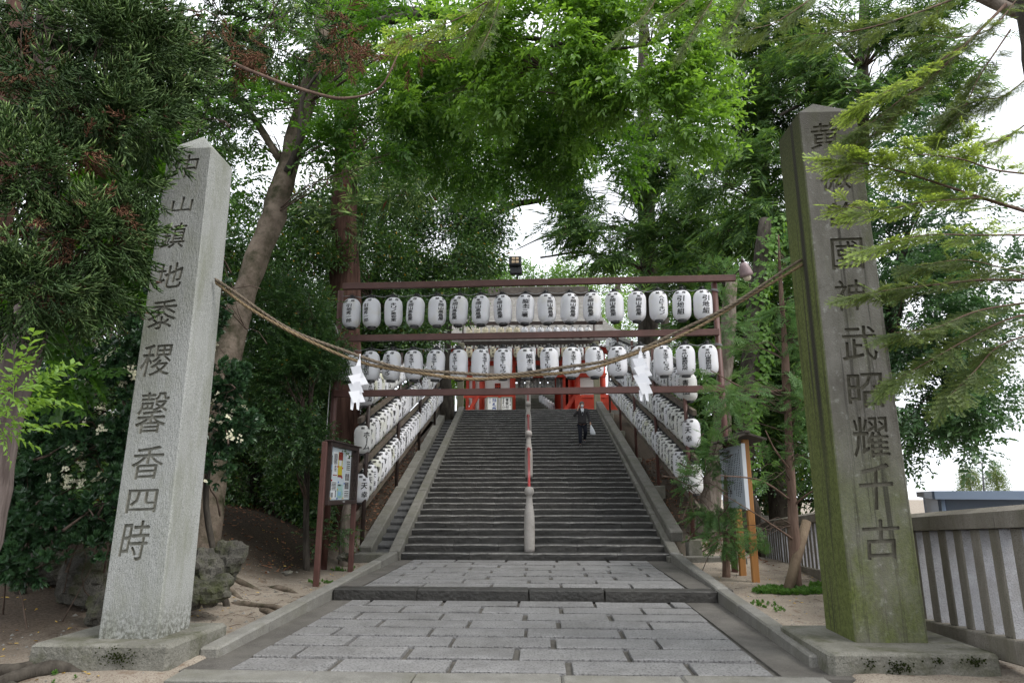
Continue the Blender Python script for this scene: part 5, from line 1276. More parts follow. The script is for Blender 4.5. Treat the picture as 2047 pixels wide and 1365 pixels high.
def crown(name, parent, matk, protok, blobs, n, scale=1., anchor=None, droop=.2, out=.6, cl=.9, clth=-.25, shell=.4, upn=.4, sj=.25, flat=False, seed=1, toneb=.5, twigs=0, twr=.012, name_tw='branches', trunk=None, avoid=None):
    n, scale = n * .87, scale * 1.055
    W = np.array([(b[1][0] * b[1][2] + b[1][0] * b[1][1] + b[1][1] * b[1][2]) * b[2] for b in blobs]); W = W / W.sum(); P = []; D = []; OUT = []
    for b, w_ in zip(blobs, W):
        k = int(n * w_) + 1
        u = RNG.normal(size=(k * 3, 3)); u /= np.linalg.norm(u, axis=1, keepdims=True); r_ = RNG.random((k * 3, 1)) ** shell
        p = b[0] + u * r_ * b[1] * (1 + .18 * clump(u, .5, seed)[:, None])
        keep = clump(p, cl, seed) > clth + RNG.normal(0, .12, len(p))
        if avoid is not None: keep &= ~avoid(p)
        p = p[keep][:k]; o_ = (p - b[0]) / b[1] ** 2; o_ /= np.linalg.norm(o_, axis=1, keepdims=True) + 1e-9
        a = np.array(anchor) if anchor is not None else b[0] - np.array([0, 0, b[1][2] * .6])
        da = p - a
        if flat: da[:, 2] *= .25
        da /= np.linalg.norm(da, axis=1, keepdims=True) + 1e-9
        P.append(p); D.append(o_ * out + da * (1 - out) + RNG.normal(0, .28, p.shape) - np.array([0, 0, droop])); OUT.append(o_)
    P = np.concatenate(P); D = np.concatenate(D); U = np.array([0, 0, 1.]) + RNG.normal(0, upn, P.shape)
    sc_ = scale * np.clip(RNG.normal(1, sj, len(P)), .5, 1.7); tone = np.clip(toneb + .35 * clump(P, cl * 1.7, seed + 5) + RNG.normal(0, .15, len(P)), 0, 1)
    ob = scatter(name, parent, LM[matk], PR_[protok], P, D, U, sc_, tone, root_off(parent))
    if twigs:
        mb = MB()
        for i in RNG.integers(0, len(P), twigs):
            p = Vector(P[i]); d = Vector(D[i]).normalized()
            if trunk is not None:
                q = min(trunk, key=lambda t: (t - p).length + max(0, t.z - p.z) * .8)
            elif anchor is not None: q = Vector(anchor)
            else: q = p - d * 1.2
            if (p - q).length > 6: q = p + (q - p).normalized() * 6
            m_ = p.lerp(q, .5) - d * .12 * (p - q).length + rv(.06) + Vector((0, 0, .1)); r_ = twr * random.uniform(.6, 1.5)
            mb.tube([q, q.lerp(m_, .5) + rv(.03), m_, m_.lerp(p, .6) + rv(.03), p], [r_ * 2.2, r_ * 1.6, r_ * 1.1, r_ * .7, r_ * .35], 4, caps=False)
        kind(obj(name_tw, mb, M['twig'] if not isinstance(twigs, tuple) else M['twig'], parent, True), 'stuff')
    return ob
def trunk_mesh(parent, pts, rad, mt, n=14, wob=.06, name='trunk', seg=5, flare=True):
    P_ = smooth_path([Vector(p) for p in pts], seg); Rr = list(np.interp(np.linspace(0, 1, len(P_)), np.linspace(0, 1, len(rad)), rad))
    P_ = [p + rv(Rr[i] * .05) if 0 < i < len(P_) - 1 else p for i, p in enumerate(P_)]
    mb = MB(); mb.tube(P_, Rr, n, wob=0)
    if flare:
        for i, v in enumerate(mb.v):
            q = Vector(v); mb.v[i] = tuple(q + (q - P_[min(i // n, len(P_) - 1)]).normalized() * wob * Rr[min(i // n, len(P_) - 1)] * mnoise.noise((q.x * 3, q.y * 3, q.z * 1.2)) * 3)
    return obj(name, mb, M[mt], parent, True)
def A_(l): return [Vector(at(*q)) for q in l]
def to_ground(p, dz=-.15): return Vector((p.x, p.y, gz(p.x, p.y) + dz))

TREE = lambda nm, label, cat, p, group=None: thing(nm, label, cat, (p.x, p.y, gz(p.x, p.y)), 0, group)

# --- left foreground: cedar
p0 = Vector((-4.75, 5.6, 0)); t = TREE('cedar_tree', 'near cedar with drooping rope like sprays and brown tips at the left edge', 'tree', p0)
p0.x = -5.3; t.location.x = -5.3
tp = [to_ground(p0, -.2), Vector(at(-55, 1080, 5.7)), Vector(at(5, 840, 5.8)), Vector(at(70, 600, 5.9)), Vector(at(90, 300, 6)), Vector(at(110, -200, 6.1)), Vector(at(110, -700, 6.2))]
trunk_mesh(t, tp, [.26, .2, .165, .15, .14, .12, .06], 'bark_greyred', 16)
for pts in ([(-40, 1215, 6.3), (30, 1232, 6.3), (90, 1215, 6.5), (150, 1185, 6.9)], [(20, 1240, 6.2), (60, 1275, 6.0), (90, 1300, 5.9)], [(-30, 1290, 6), (40, 1262, 6.2), (130, 1250, 6.4), (190, 1262, 6.4)]):
    P_ = [at(*k) for k in pts]; P_ = [Vector((p.x, p.y, gz(p.x, p.y) + (.03 if 0 < i < len(P_) - 1 else -.05))) for i, p in enumerate(P_)]
    trunk_mesh(t, P_, [.09, .075, .06, .03][:len(P_)], 'bark_dark', 8, .15, 'root', 4)
SB = [blob(60, 50, 5.6, 120, 80, .5), blob(220, 100, 5.7, 130, 70, .5), blob(320, 140, 6.0, 80, 60, .4), blob(100, 190, 5.5, 120, 60, .5), blob(220, 250, 5.7, 110, 50, .4), blob(300, 215, 6.0, 45, 25, .3), blob(200, 345, 5.6, 100, 45, .45), blob(280, 410, 5.9, 42, 28, .2),
      blob(70, 360, 5.4, 100, 65, .5), blob(120, 490, 5.4, 100, 45, .4), blob(60, 590, 5.3, 85, 50, .4), blob(150, 575, 5.6, 75, 35, .35), blob(40, 690, 5.4, 55, 40, .3), blob(200, 480, 5.7, 75, 40, .4), blob(10, 480, 5.2, 60, 80, .4)]
crown('foliage', t, 'sugi', 'sugi', SB, 1650, .88, None, .2, .75, .42, .08, .3, .4, .3, seed=3, twigs=90, twr=.006, trunk=tp[2:6])
crown('dead_sprays', t, 'litter', 'sugi', [blob(60, 150, 5.7, 70, 50, .3), blob(100, 215, 5.6, 50, 25, .2), blob(70, 560, 5.5, 60, 60, .3), blob(280, 255, 5.9, 60, 30, .2), blob(40, 330, 5.5, 50, 50, .3), blob(300, 270, 6.1, 40, 20, .2), blob(150, 300, 5.4, 50, 30, .3), blob(200, 420, 5.5, 50, 25, .3), blob(60, 460, 5.3, 60, 30, .3)], 170, .7, None, .7, .4, .5, -.3, .5, .5, seed=9)
# --- cedar limb with reddish dead sprays arching across the top left
p0 = Vector((-8.3, 9.6, 0)); t = TREE('cedar_tree', 'second cedar hung with reddish dead sprays at the upper left', 'tree', p0)
tp = [to_ground(p0, -.2), Vector(at(-30, 600, 9.6)), Vector(at(20, 200, 9.6)), Vector(at(60, -300, 9.6)), Vector(at(90, -900, 9.6))]
trunk_mesh(t, tp, [.3, .25, .22, .18, .1], 'bark_red', 14)
trunk_mesh(t, [Vector(at(60, -300, 9.6)), Vector(at(230, -60, 8.6)), Vector(at(330, 20, 8.2)), Vector(at(420, 100, 8)), Vector(at(520, 150, 7.9)), Vector(at(640, 190, 7.8)), Vector(at(700, 196, 7.8)), Vector(at(760, 175, 7.8)), Vector(at(800, 100, 7.8))], [.05, .035, .03, .026, .022, .018, .014, .008], 'bark_brown', 8, .1, 'limb')
crown('foliage', t, 'sugi', 'sugi', [blob(430, 40, 8.2, 110, 60, .6), blob(420, 190, 8.4, 60, 90, .5), blob(560, 60, 8.4, 120, 70, .6), blob(300, 60, 8.6, 120, 80, .6), blob(380, 260, 8.6, 60, 40, .4), blob(200, 30, 8.6, 140, 80, .6)], 520, .95, None, .3, .6, .5, .0, .4, .5, seed=6, toneb=.2, twigs=40, twr=.006)
crown('dead_sprays', t, 'litter', 'sugi', [blob(420, 30, 8.1, 50, 50, .3), blob(470, 110, 8.1, 70, 45, .3), blob(670, 40, 8.1, 60, 40, .3), blob(680, 115, 8, 70, 25, .2), blob(560, 110, 8.2, 60, 40, .3), blob(690, 70, 8.2, 40, 40, .3), blob(830, 110, 8.6, 60, 40, .3)], 170, .7, None, .6, .4, .5, -.1, .5, .5, seed=8)
# --- lime twig at the left edge
p0 = Vector((-4.3, 4.4, 0)); t = TREE('sapling', 'lime green leafy sapling poking in at the left edge', 'sapling', p0)
tp = [to_ground(p0), Vector(at(-60, 1000, 4.4)), Vector(at(-20, 820, 4.4)), Vector(at(30, 770, 4.4))]; trunk_mesh(t, tp, [.02, .016, .012, .005], 'twig', 7)
crown('foliage', t, 'lime', 'broad_s', [blob(25, 770, 4.4, 50, 45, .25), blob(0, 840, 4.4, 40, 45, .25), blob(40, 800, 4.4, 25, 20, .15)], 62, .8, Vector(at(-20, 860, 4.4)), .1, .5, .5, -.5, .5, .5, seed=2)
# --- maple behind the cedar
p0 = Vector((-6.9, 8.9, 0)); t = TREE('maple_tree', 'broad lobed maple leaves showing between the cedar and the pale pillar', 'tree', p0)
tp = [to_ground(p0), Vector(at(20, 900, 8.6)), Vector(at(110, 600, 7.5)), Vector(at(180, 320, 7.4)), Vector(at(220, 100, 7.4))]; trunk_mesh(t, tp, [.07, .06, .05, .04, .02], 'bark_dark', 8)
crown('foliage', t, 'maple', 'maple', [blob(130, 750, 7.2, 60, 35, .3), blob(160, 540, 7.2, 90, 70, .4), blob(230, 330, 7.2, 70, 90, .4), blob(210, 450, 7.3, 80, 60, .4), blob(300, 250, 7.4, 60, 50, .4), blob(60, 640, 7.2, 70, 60, .4)], 260, 1., None, .3, .5, .6, -.4, .5, .4, seed=4, twigs=30, twr=.005, trunk=tp)
# --- white flowered glossy shrubs either side of the pale pillar
p0 = Vector((-5.9, 8.3, 0)); t = TREE('flowering_shrub', 'dark glossy shrub dotted with cream flowers, left of the pale pillar', 'shrub', p0)
TB = [blob(180, 880, 8.5, 120, 120, .6), blob(70, 1010, 8.2, 110, 100, .6), blob(200, 1010, 8.4, 110, 80, .5), blob(230, 740, 8.6, 90, 120, .5), blob(110, 820, 8.6, 90, 110, .5), blob(60, 1120, 8.0, 90, 50, .4), blob(260, 620, 8.8, 70, 110, .5), blob(190, 1090, 8.2, 70, 30, .3), blob(290, 500, 9., 70, 110, .5), blob(10, 900, 8.4, 60, 110, .5)]
crown('foliage', t, 'tobira', 'rosette', TB, 3500, 1.12, None, -.1, .7, .45, -.1, .3, .4, seed=5, twigs=80, twr=.006)
crown('flowers', t, 'flower', 'flower', [blob(190, 880, 8.15, 110, 90, .25), blob(300, 800, 8.3, 50, 60, .2), blob(240, 730, 8.2, 80, 60, .2), blob(150, 930, 8.0, 40, 60, .2)], 75, 1.15, None, -.1, .7, .3, .05, .2, .5, seed=15)
p0 = Vector((-4.55, 9.9, 0)); t = TREE('flowering_shrub', 'dark glossy shrub with cream flowers, behind and right of the pale pillar', 'shrub', p0)
trunk_mesh(t, [to_ground(p0), Vector(at(412, 1010, 9.9)), Vector(at(430, 860, 9.8))], [.05, .045, .03], 'bark_dark', 8)
crown('foliage', t, 'tobira', 'rosette', [blob(430, 760, 9.8, 60, 90, .4), blob(445, 850, 9.7, 75, 55, .4), blob(420, 930, 9.6, 45, 45, .3), blob(400, 690, 9.9, 40, 70, .3), blob(410, 600, 9.9, 50, 90, .4), blob(420, 480, 10, 40, 70, .4)], 1350, 1.08, None, -.1, .7, .45, -.2, .3, .4, seed=7, twigs=30, twr=.006)
crown('flowers', t, 'flower', 'flower', [blob(440, 850, 9.35, 70, 50, .2), blob(420, 750, 9.4, 40, 70, .2), blob(415, 930, 9.3, 30, 40, .2)], 40, 1.15, None, -.1, .7, .3, -.1, .2, .5, seed=16)
# --- leaning grey trunk
tp = A_([(405, 1090, 11.9), (425, 960, 12.1), (440, 800, 12.3), (468, 660, 12.4), (505, 540, 12.5), (545, 430, 12.6), (575, 330, 12.7), (605, 215, 12.8), (640, 90, 12.9), (660, -150, 13.2), (690, -420, 13.5)])
t = TREE('leaning_tree', 'tree with leaning pale grey trunk and mossy patches behind the boulders', 'tree', tp[0])
tp[0].z = gz(tp[0].x, tp[0].y) - .2
trunk_mesh(t, tp, [.30, .26, .25, .245, .235, .25, .22, .2, .18, .13, .08], 'bark_grey', 18, .1)
trunk_mesh(t, A_([(575, 345, 12.5), (600, 280, 12.2), (604, 200, 12.0), (640, 140, 11.8)]), [.09, .07, .05, .03], 'bark_dark', 8, .1, 'limb')
trunk_mesh(t, A_([(560, 320, 12.7), (480, 200, 12.2), (380, 120, 11.8)]), [.1, .06, .03], 'bark_grey', 8, .1, 'limb')
trunk_mesh(t, A_([(640, 90, 12.9), (760, 45, 12.3), (900, 30, 11.6), (1010, 68, 11.0)]), [.13, .11, .09, .07], 'bark_dark', 10, .1, 'limb')
for pts in ([(415, 1075, 11.7), (440, 1085, 11.2), (470, 1108, 10.8), (500, 1130, 10.4)], [(430, 1070, 11.8), (480, 1080, 11.6), (540, 1085, 11.3)], [(470, 1130, 10.2), (520, 1150, 9.9), (575, 1180, 9.5), (620, 1192, 9.3)], [(520, 1150, 9.9), (550, 1180, 9.3), (585, 1195, 9.1)], [(540, 1075, 11.8), (580, 1085, 11.5), (610, 1098, 11.2)]):
    P_ = [at(*q) for q in pts]; P_ = [Vector((p.x, p.y, gz(p.x, p.y) + (.02 if 0 < i < len(P_) - 1 else -.05))) for i, p in enumerate(P_)]
    trunk_mesh(t, P_, [.06, .05, .045, .025], 'bark_grey', 7, .15, 'root', 4)
LT = [blob(500, 230, 12.6, 110, 110, .9), blob(600, 90, 12.8, 150, 80, 1.), blob(470, 380, 12.8, 70, 70, .7), blob(760, 200, 12.0, 130, 90, .9), blob(640, 300, 12.2, 60, 40, .4), blob(740, 270, 11.8, 110, 35, .6), blob(540, 200, 13.2, 80, 100, .6), blob(830, 60, 11.6, 140, 60, .8), blob(760, 320, 11.6, 80, 28, .5)]
crown('foliage', t, 'mid', 'broad', LT, 3000, 1.05, None, .3, .5, .7, .02, .4, .4, seed=11, flat=True, twigs=80, twr=.008, trunk=tp[4:9], toneb=.35)
# --- overhanging fresh green limb in the top middle
LB = [blob(1000, 90, 10.6, 150, 90, .9), blob(1150, 110, 10.4, 150, 100, .9), blob(1290, 170, 10.2, 130, 100, .8), blob(1400, 200, 10.0, 80, 90, .6), blob(1380, 265, 10.0, 70, 30, .4), blob(1200, 30, 10.4, 180, 60, .8), blob(960, 180, 10.8, 70, 60, .5), blob(1000, 160, 10.6, 40, 60, .3), blob(870, 110, 11, 70, 70, .6), blob(1110, 230, 10.8, 110, 60, .6), blob(1290, 80, 10.2, 140, 90, .6), blob(1400, 60, 10.2, 60, 80, .5), blob(840, 200, 11.2, 50, 30, .4)]
t2 = TREE('broadleaf_tree', 'fresh green broadleaf tree whose limb hangs over the top middle', 'tree', Vector((-6.0, 19.4, 0)))
tq = [to_ground(Vector((-6.0, 19.4, 0))), Vector((-6.0, 19.4, 4)), Vector(at(690, 300, 19)), Vector(at(712, 60, 17.9)), Vector(at(760, -200, 16)), Vector(at(800, -500, 15))]
trunk_mesh(t2, tq, [.28, .25, .22, .2, .16, .1], 'bark_dark', 12)
lm1 = A_([(715, 40, 17.8), (790, 20, 14.6), (880, 30, 12.2), (1010, 70, 11.0), (1080, 80, 10.8), (1130, 105, 10.6), (1200, 125, 10.4), (1270, 150, 10.2), (1340, 190, 10)])
trunk_mesh(t2, lm1, [.11, .09, .07, .055, .045, .035, .025, .012], 'bark_dark', 9, .1, 'limb')
lm2 = A_([(1100, 82, 10.8), (1180, 100, 10.4), (1300, 88, 10.2), (1390, 50, 10)]); trunk_mesh(t2, lm2, [.04, .03, .02, .01], 'bark_dark', 7, .1, 'limb')
lm3 = A_([(1000, 75, 11), (1090, 140, 10.9), (1160, 190, 10.8), (1240, 240, 10.7)]); trunk_mesh(t2, lm3, [.035, .028, .02, .01], 'bark_dark', 7, .1, 'limb')
crown('foliage', t2, 'bright', 'broad', LB, 4300, 1.08, None, .35, .5, .6, .08, .45, .4, seed=12, flat=True, twigs=140, twr=.006, trunk=lm1 + lm2 + lm3, toneb=.5)
crown('inner_foliage', t2, 'mid', 'broad', [blob(1100, 200, 12, 200, 120, 1.), blob(1000, 300, 13, 160, 100, 1.), blob(900, 200, 13, 140, 120, 1.), blob(1180, 330, 12.5, 110, 60, .8)], 2800, 1.1, None, .3, .5, .8, .0, .45, .4, seed=13, toneb=.5)
# --- the big red cedar behind the left pole
p0 = Vector((-5.25, 17.2, 0)); t = TREE('cedar_tree', 'tall cedar with straight reddish bark trunk behind the left frame pole', 'tree', p0)
tp = [to_ground(p0, -.3), Vector((-5.25, 17.2, 3)), Vector(at(690, 600, 17.2)), Vector(at(690, 330, 17.2)), Vector(at(695, 60, 17.2)), Vector(at(700, -500, 17.3))]
trunk_mesh(t, tp, [.48, .40, .37, .34, .31, .2], 'bark_red', 20, .12)
crown('foliage', t, 'sugi', 'firfar', [blob(690, 60, 17, 140, 90, 1.2), blob(800, 160, 16.6, 120, 60, 1.), blob(600, 120, 16.8, 100, 70, 1.), blob(860, 330, 17, 90, 60, 1.), blob(690, -80, 17, 200, 100, 1.5), blob(760, 400, 16.8, 60, 100, .8), blob(680, 420, 16.6, 50, 60, .4), blob(690, 230, 16.5, 70, 60, .5)], 1000, 1.1, None, .35, .5, .9, .0, .4, .5, seed=14, toneb=.15, twigs=40, twr=.015, trunk=tp[2:])
# --- dark evergreen oaks on the left
OAK = []
def oak(label, base, tpx, blobs, n, scale=1., mk='oak', pk='sprig_s', tb=.45, rad=(.22, .18, .14, .08), clth=-.12, bark='bark_dark', cat='tree', nm='evergreen_tree', group='evergreen trees beside the stairs', tw=50, cl=.8, seed=None):
    b = Vector(base); t_ = TREE(nm, label, cat, b, group); q = [to_ground(b)] + [Vector(at(*k)) for k in tpx]
    trunk_mesh(t_, q, rad, bark, 12)
    crown('foliage', t_, mk, pk, blobs, n, scale, None, .15, .6, cl, clth, .35, .45, seed=seed or len(label), toneb=tb, twigs=tw, twr=.012, trunk=q[1:])
    return t_
oak('dark evergreen tree with tiny leaves between the leaning trunk and the notice board', (-4.85, 13.9, 0), [(612, 1000, 13.9), (618, 860, 13.9), (625, 640, 14)], [blob(560, 640, 13.6, 95, 90, .7), blob(610, 760, 13.4, 95, 90, .7), blob(545, 800, 13.4, 90, 75, .6), blob(600, 870, 13.2, 75, 45, .5), blob(640, 680, 13.8, 60, 80, .5), blob(655, 815, 13.4, 45, 22, .3), blob(500, 720, 13.8, 60, 70, .5), blob(590, 915, 13.2, 30, 30, .3)], 4200, .95, 'oak', 'broad_s', .5, (.07, .065, .06, .04), -.15)
oak('dense dark evergreen tree rising left of the front frame', (-8.2, 18.5, 0), [(540, 800, 18), (560, 500, 18)], [blob(580, 560, 17, 130, 110, 1.4), blob(640, 450, 17.5, 90, 90, 1.2), blob(470, 500, 17.5, 80, 110, 1.2), blob(620, 660, 16.8, 80, 90, 1.), blob(500, 640, 17.5, 90, 110, 1.2), blob(480, 800, 18.5, 130, 120, 1.2), blob(590, 800, 18.5, 120, 120, 1.2)], 4300, 1.2)
oak('dense dark evergreen tree behind the upper left lanterns', (-6.2, 23, 0), [(740, 640, 23), (770, 400, 23)], [blob(800, 400, 22, 130, 110, 1.6), blob(890, 500, 22.5, 130, 90, 1.5), blob(770, 540, 21.5, 110, 90, 1.4), blob(960, 430, 23, 80, 70, 1.2), blob(850, 590, 22, 120, 60, 1.2), blob(740, 640, 21, 60, 90, 1.), blob(780, 690, 20.8, 100, 70, .8), blob(760, 290, 22, 100, 70, 1.2)], 4500, 1.38)
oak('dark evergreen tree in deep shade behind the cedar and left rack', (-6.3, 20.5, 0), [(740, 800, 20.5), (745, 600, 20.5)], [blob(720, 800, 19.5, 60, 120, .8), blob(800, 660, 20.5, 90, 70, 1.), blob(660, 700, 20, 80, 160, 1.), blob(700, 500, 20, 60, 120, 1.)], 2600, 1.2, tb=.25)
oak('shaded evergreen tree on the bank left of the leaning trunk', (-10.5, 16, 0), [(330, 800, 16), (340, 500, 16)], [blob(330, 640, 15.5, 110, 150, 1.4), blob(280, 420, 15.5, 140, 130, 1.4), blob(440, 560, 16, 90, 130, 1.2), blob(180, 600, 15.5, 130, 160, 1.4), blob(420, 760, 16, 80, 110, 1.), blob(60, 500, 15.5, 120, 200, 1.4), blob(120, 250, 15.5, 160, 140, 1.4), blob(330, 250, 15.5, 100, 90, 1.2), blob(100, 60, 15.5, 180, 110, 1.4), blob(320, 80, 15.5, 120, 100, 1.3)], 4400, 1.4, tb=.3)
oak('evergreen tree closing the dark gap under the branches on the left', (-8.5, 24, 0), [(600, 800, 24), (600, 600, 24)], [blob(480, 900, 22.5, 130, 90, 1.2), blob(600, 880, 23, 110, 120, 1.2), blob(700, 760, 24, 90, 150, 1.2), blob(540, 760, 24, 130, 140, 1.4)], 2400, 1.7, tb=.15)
oak('tall evergreen tree above the gate roof with a low arching limb', (-4.5, 30, 0), [(890, 640, 30), (930, 480, 29.5), (1010, 415, 29), (1090, 400, 28.5)], [blob(930, 330, 28, 110, 90, 2), blob(1020, 340, 27, 100, 60, 1.6), blob(850, 250, 27, 110, 90, 2), blob(960, 520, 29, 50, 60, 1.2), blob(900, 590, 29, 80, 50, 1.4), blob(1000, 240, 25, 150, 90, 1.8), blob(1120, 330, 26, 70, 50, 1.2)], 3400, 1.5, tb=.55, mk='mid', rad=(.4, .34, .28, .2, .1))

oak('low dark shrubbery filling the bank behind the flowering shrub', (-8.3, 11.5, 0), [(150, 1000, 11.3), (150, 850, 11.3)], [blob(60, 900, 11, 120, 150, .9), blob(200, 900, 11.2, 120, 150, .9), blob(300, 820, 11.4, 90, 160, .8), blob(120, 700, 11.4, 150, 120, .9), blob(300, 620, 11.6, 80, 110, .8), blob(250, 1020, 10.6, 80, 60, .6)], 2600, 1.05, tb=.3, nm='evergreen_shrub', cat='shrub', group=None, rad=(.08, .06, .04), seed=33)
oak('broad evergreen tree closing the view far left of the pale pillar', (-17, 25, 0), [(200, 850, 25), (200, 600, 25)], [blob(60, 850, 24, 150, 170, 2), blob(250, 850, 24.5, 130, 170, 2), blob(400, 780, 25, 110, 170, 2), blob(150, 600, 25, 200, 150, 2), blob(-60, 700, 23, 120, 250, 2)], 1500, 2.1, tb=.2, seed=51)
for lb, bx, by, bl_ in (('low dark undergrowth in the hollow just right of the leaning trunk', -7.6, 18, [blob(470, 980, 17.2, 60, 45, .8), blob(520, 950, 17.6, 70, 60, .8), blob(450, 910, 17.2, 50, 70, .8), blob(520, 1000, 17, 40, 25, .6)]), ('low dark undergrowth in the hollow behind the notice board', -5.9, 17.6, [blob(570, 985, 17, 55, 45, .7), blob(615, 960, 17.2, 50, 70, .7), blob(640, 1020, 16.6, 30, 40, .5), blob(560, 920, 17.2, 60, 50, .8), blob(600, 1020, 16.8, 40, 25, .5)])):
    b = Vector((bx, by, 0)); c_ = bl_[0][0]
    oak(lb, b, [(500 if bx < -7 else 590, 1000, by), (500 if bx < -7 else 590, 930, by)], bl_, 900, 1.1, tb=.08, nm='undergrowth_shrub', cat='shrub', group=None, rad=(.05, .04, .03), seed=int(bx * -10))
# --- firs to the right of the stairs
def fir(label, base, tpx, blobs, n, scale, rad, tw=120, tb=.5, clth=-.02, seed=3, cl=1.2, mk='fir', pk='firfar', group='fir trees right of the stairs', bark='bark_dark', nm='fir_tree', limbs=()):
    b = Vector(base); t_ = TREE(nm, label, 'tree', b, group); q = [to_ground(b)] + [Vector(at(*k)) for k in tpx]
    trunk_mesh(t_, q, rad, bark, 12)
    for l_ in limbs: trunk_mesh(t_, A_(l_), [.1, .07, .045, .02][:len(l_)], 'bark_dark', 7, .1, 'limb')
    q2 = smooth_path(q[1:], 6)
    crown('foliage', t_, mk, pk, blobs, n, scale, q[-1] - Vector((0, 0, .5)), .18, .35, cl, clth, .6, .3, seed=seed, flat=True, toneb=tb, twigs=tw, twr=.014, trunk=q2); return t_
fir('large fir with a dark trunk and layered branches behind the front frame', (4.55, 29.5, 0), [(1296, 600, 29), (1293, 440, 29), (1288, 250, 29), (1285, 0, 29)], [blob(1200, 440, 27, 110, 45, 2.2), blob(1300, 330, 27, 130, 55, 2.2), blob(1410, 400, 26, 110, 70, 2.2), blob(1350, 480, 26, 120, 60, 2.), blob(1440, 510, 25, 110, 60, 1.8), blob(1210, 520, 27, 60, 20, 1.5), blob(1380, 580, 25, 110, 40, 1.5), blob(1240, 240, 28, 130, 60, 2.), blob(1150, 380, 28, 80, 35, 1.6)], 2600, 1.35, [.5, .42, .4, .34, .2], limbs=([(1290, 470, 29), (1200, 455, 28.5), (1100, 470, 28), (1030, 500, 27.5)], [(1292, 540, 29), (1180, 505, 28), (1080, 515, 27.5)], [(1290, 400, 29), (1380, 350, 28), (1480, 330, 27)]))
fir('fir with pale new shoots standing behind the mossy pillar', (7.5, 22, 0), [(1520, 500, 22), (1525, 250, 22), (1530, -100, 22)], [blob(1500, 350, 20, 110, 60, 1.6), blob(1560, 450, 20, 90, 90, 1.6), blob(1450, 280, 21, 80, 40, 1.4), blob(1560, 250, 21, 110, 60, 1.6), blob(1480, 430, 20, 80, 50, 1.5), blob(1540, 120, 21, 110, 70, 1.6), blob(1430, 350, 20, 60, 40, 1.2), blob(1500, 200, 21, 110, 60, 1.4), blob(1480, 60, 21, 110, 70, 1.4)], 2500, 1.1, [.36, .3, .25, .15], seed=5, tb=.6, limbs=([(1525, 330, 22), (1580, 290, 21), (1640, 280, 20)], [(1522, 300, 22), (1490, 265, 21), (1420, 250, 20.5)]))
fir('thin branched fir against the white sky at the upper right', at(1745, 1040, 21), [(1738, 800, 21), (1720, 500, 21), (1725, 200, 21), (1730, -200, 21)], [blob(1650, 130, 19, 120, 60, 1.6), blob(1760, 60, 19, 120, 60, 1.6), blob(1700, 210, 19, 80, 40, 1.4), blob(1620, 40, 20, 120, 50, 1.6), blob(1850, 110, 19, 70, 60, 1.4), blob(1660, 330, 19, 90, 60, 1.6), blob(1740, 140, 19, 90, 50, 1.4), blob(1800, 220, 19, 70, 40, 1.2), blob(1900, 190, 19, 60, 45, 1.), blob(1960, 90, 19, 50, 40, 1.), blob(1870, 40, 19, 70, 40, 1.2)], 2300, 1.0, [.3, .26, .22, .14], seed=7, clth=.1, limbs=([(1725, 150, 21), (1640, 190, 20), (1560, 230, 19)], [(1725, 60, 21), (1830, 30, 20)]))
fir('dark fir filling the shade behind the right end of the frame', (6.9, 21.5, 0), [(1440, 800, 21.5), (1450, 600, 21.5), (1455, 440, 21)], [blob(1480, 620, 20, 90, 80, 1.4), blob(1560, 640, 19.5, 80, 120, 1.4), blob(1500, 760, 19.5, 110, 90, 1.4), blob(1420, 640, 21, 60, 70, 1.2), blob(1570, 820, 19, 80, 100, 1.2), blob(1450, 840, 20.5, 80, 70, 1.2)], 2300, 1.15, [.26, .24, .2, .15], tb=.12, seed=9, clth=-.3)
# --- ivy covered trunk
q = A_([(1470, 1010, 17.5), (1485, 900, 17.5), (1496, 760, 17.5), (1510, 600, 17.5), (1530, 440, 17.5)]); t = TREE('ivy_trunk', 'dark old trunk wrapped in bright green ivy, behind the bell lamp', 'tree', q[0]); q[0] = to_ground(q[0])
trunk_mesh(t, q, [.3, .26, .24, .22, .18], 'bark_dark', 12, .12)
PR_['ivy'] = [(lambda o: (leafs(o, Vector((0, 0, 0)), Vector((.3, .2, -1)), Vector((1, 0, 0)), .13, .14, .1, random.random()), fin(o))[1])(([], [], [])) for _ in range(4)]
ip = []; idd = []
for i in range(620):
    k = RNG.random(); a = RNG.normal(-1.35, .75) if k < .8 else RNG.random() * 6.28; c_ = [q[0] + (q[1] - q[0]) * 0][0]; f_ = .15 + .85 * RNG.random(); j = min(3, int(f_ * 4)); p = q[j].lerp(q[j + 1], f_ * 4 - j) + Vector((.15 + .12 * math.sin(f_ * 14), 0, 0)); r_ = .24 + .12 * RNG.random()
    ip.append(p + Vector((math.cos(a) * r_, math.sin(a) * r_, 0))); idd.append(Vector((math.cos(a), math.sin(a), .15)) + rv(.15))
scatter('ivy', t, LM['ivy'], PR_['ivy'], np.array([tuple(p) for p in ip]), np.array([tuple(p) for p in idd]), np.tile([0, 0, 1.], (len(ip), 1)) + RNG.normal(0, .1, (len(ip), 3)), RNG.uniform(.7, 1.2, len(ip)), RNG.random(len(ip)), t.location)
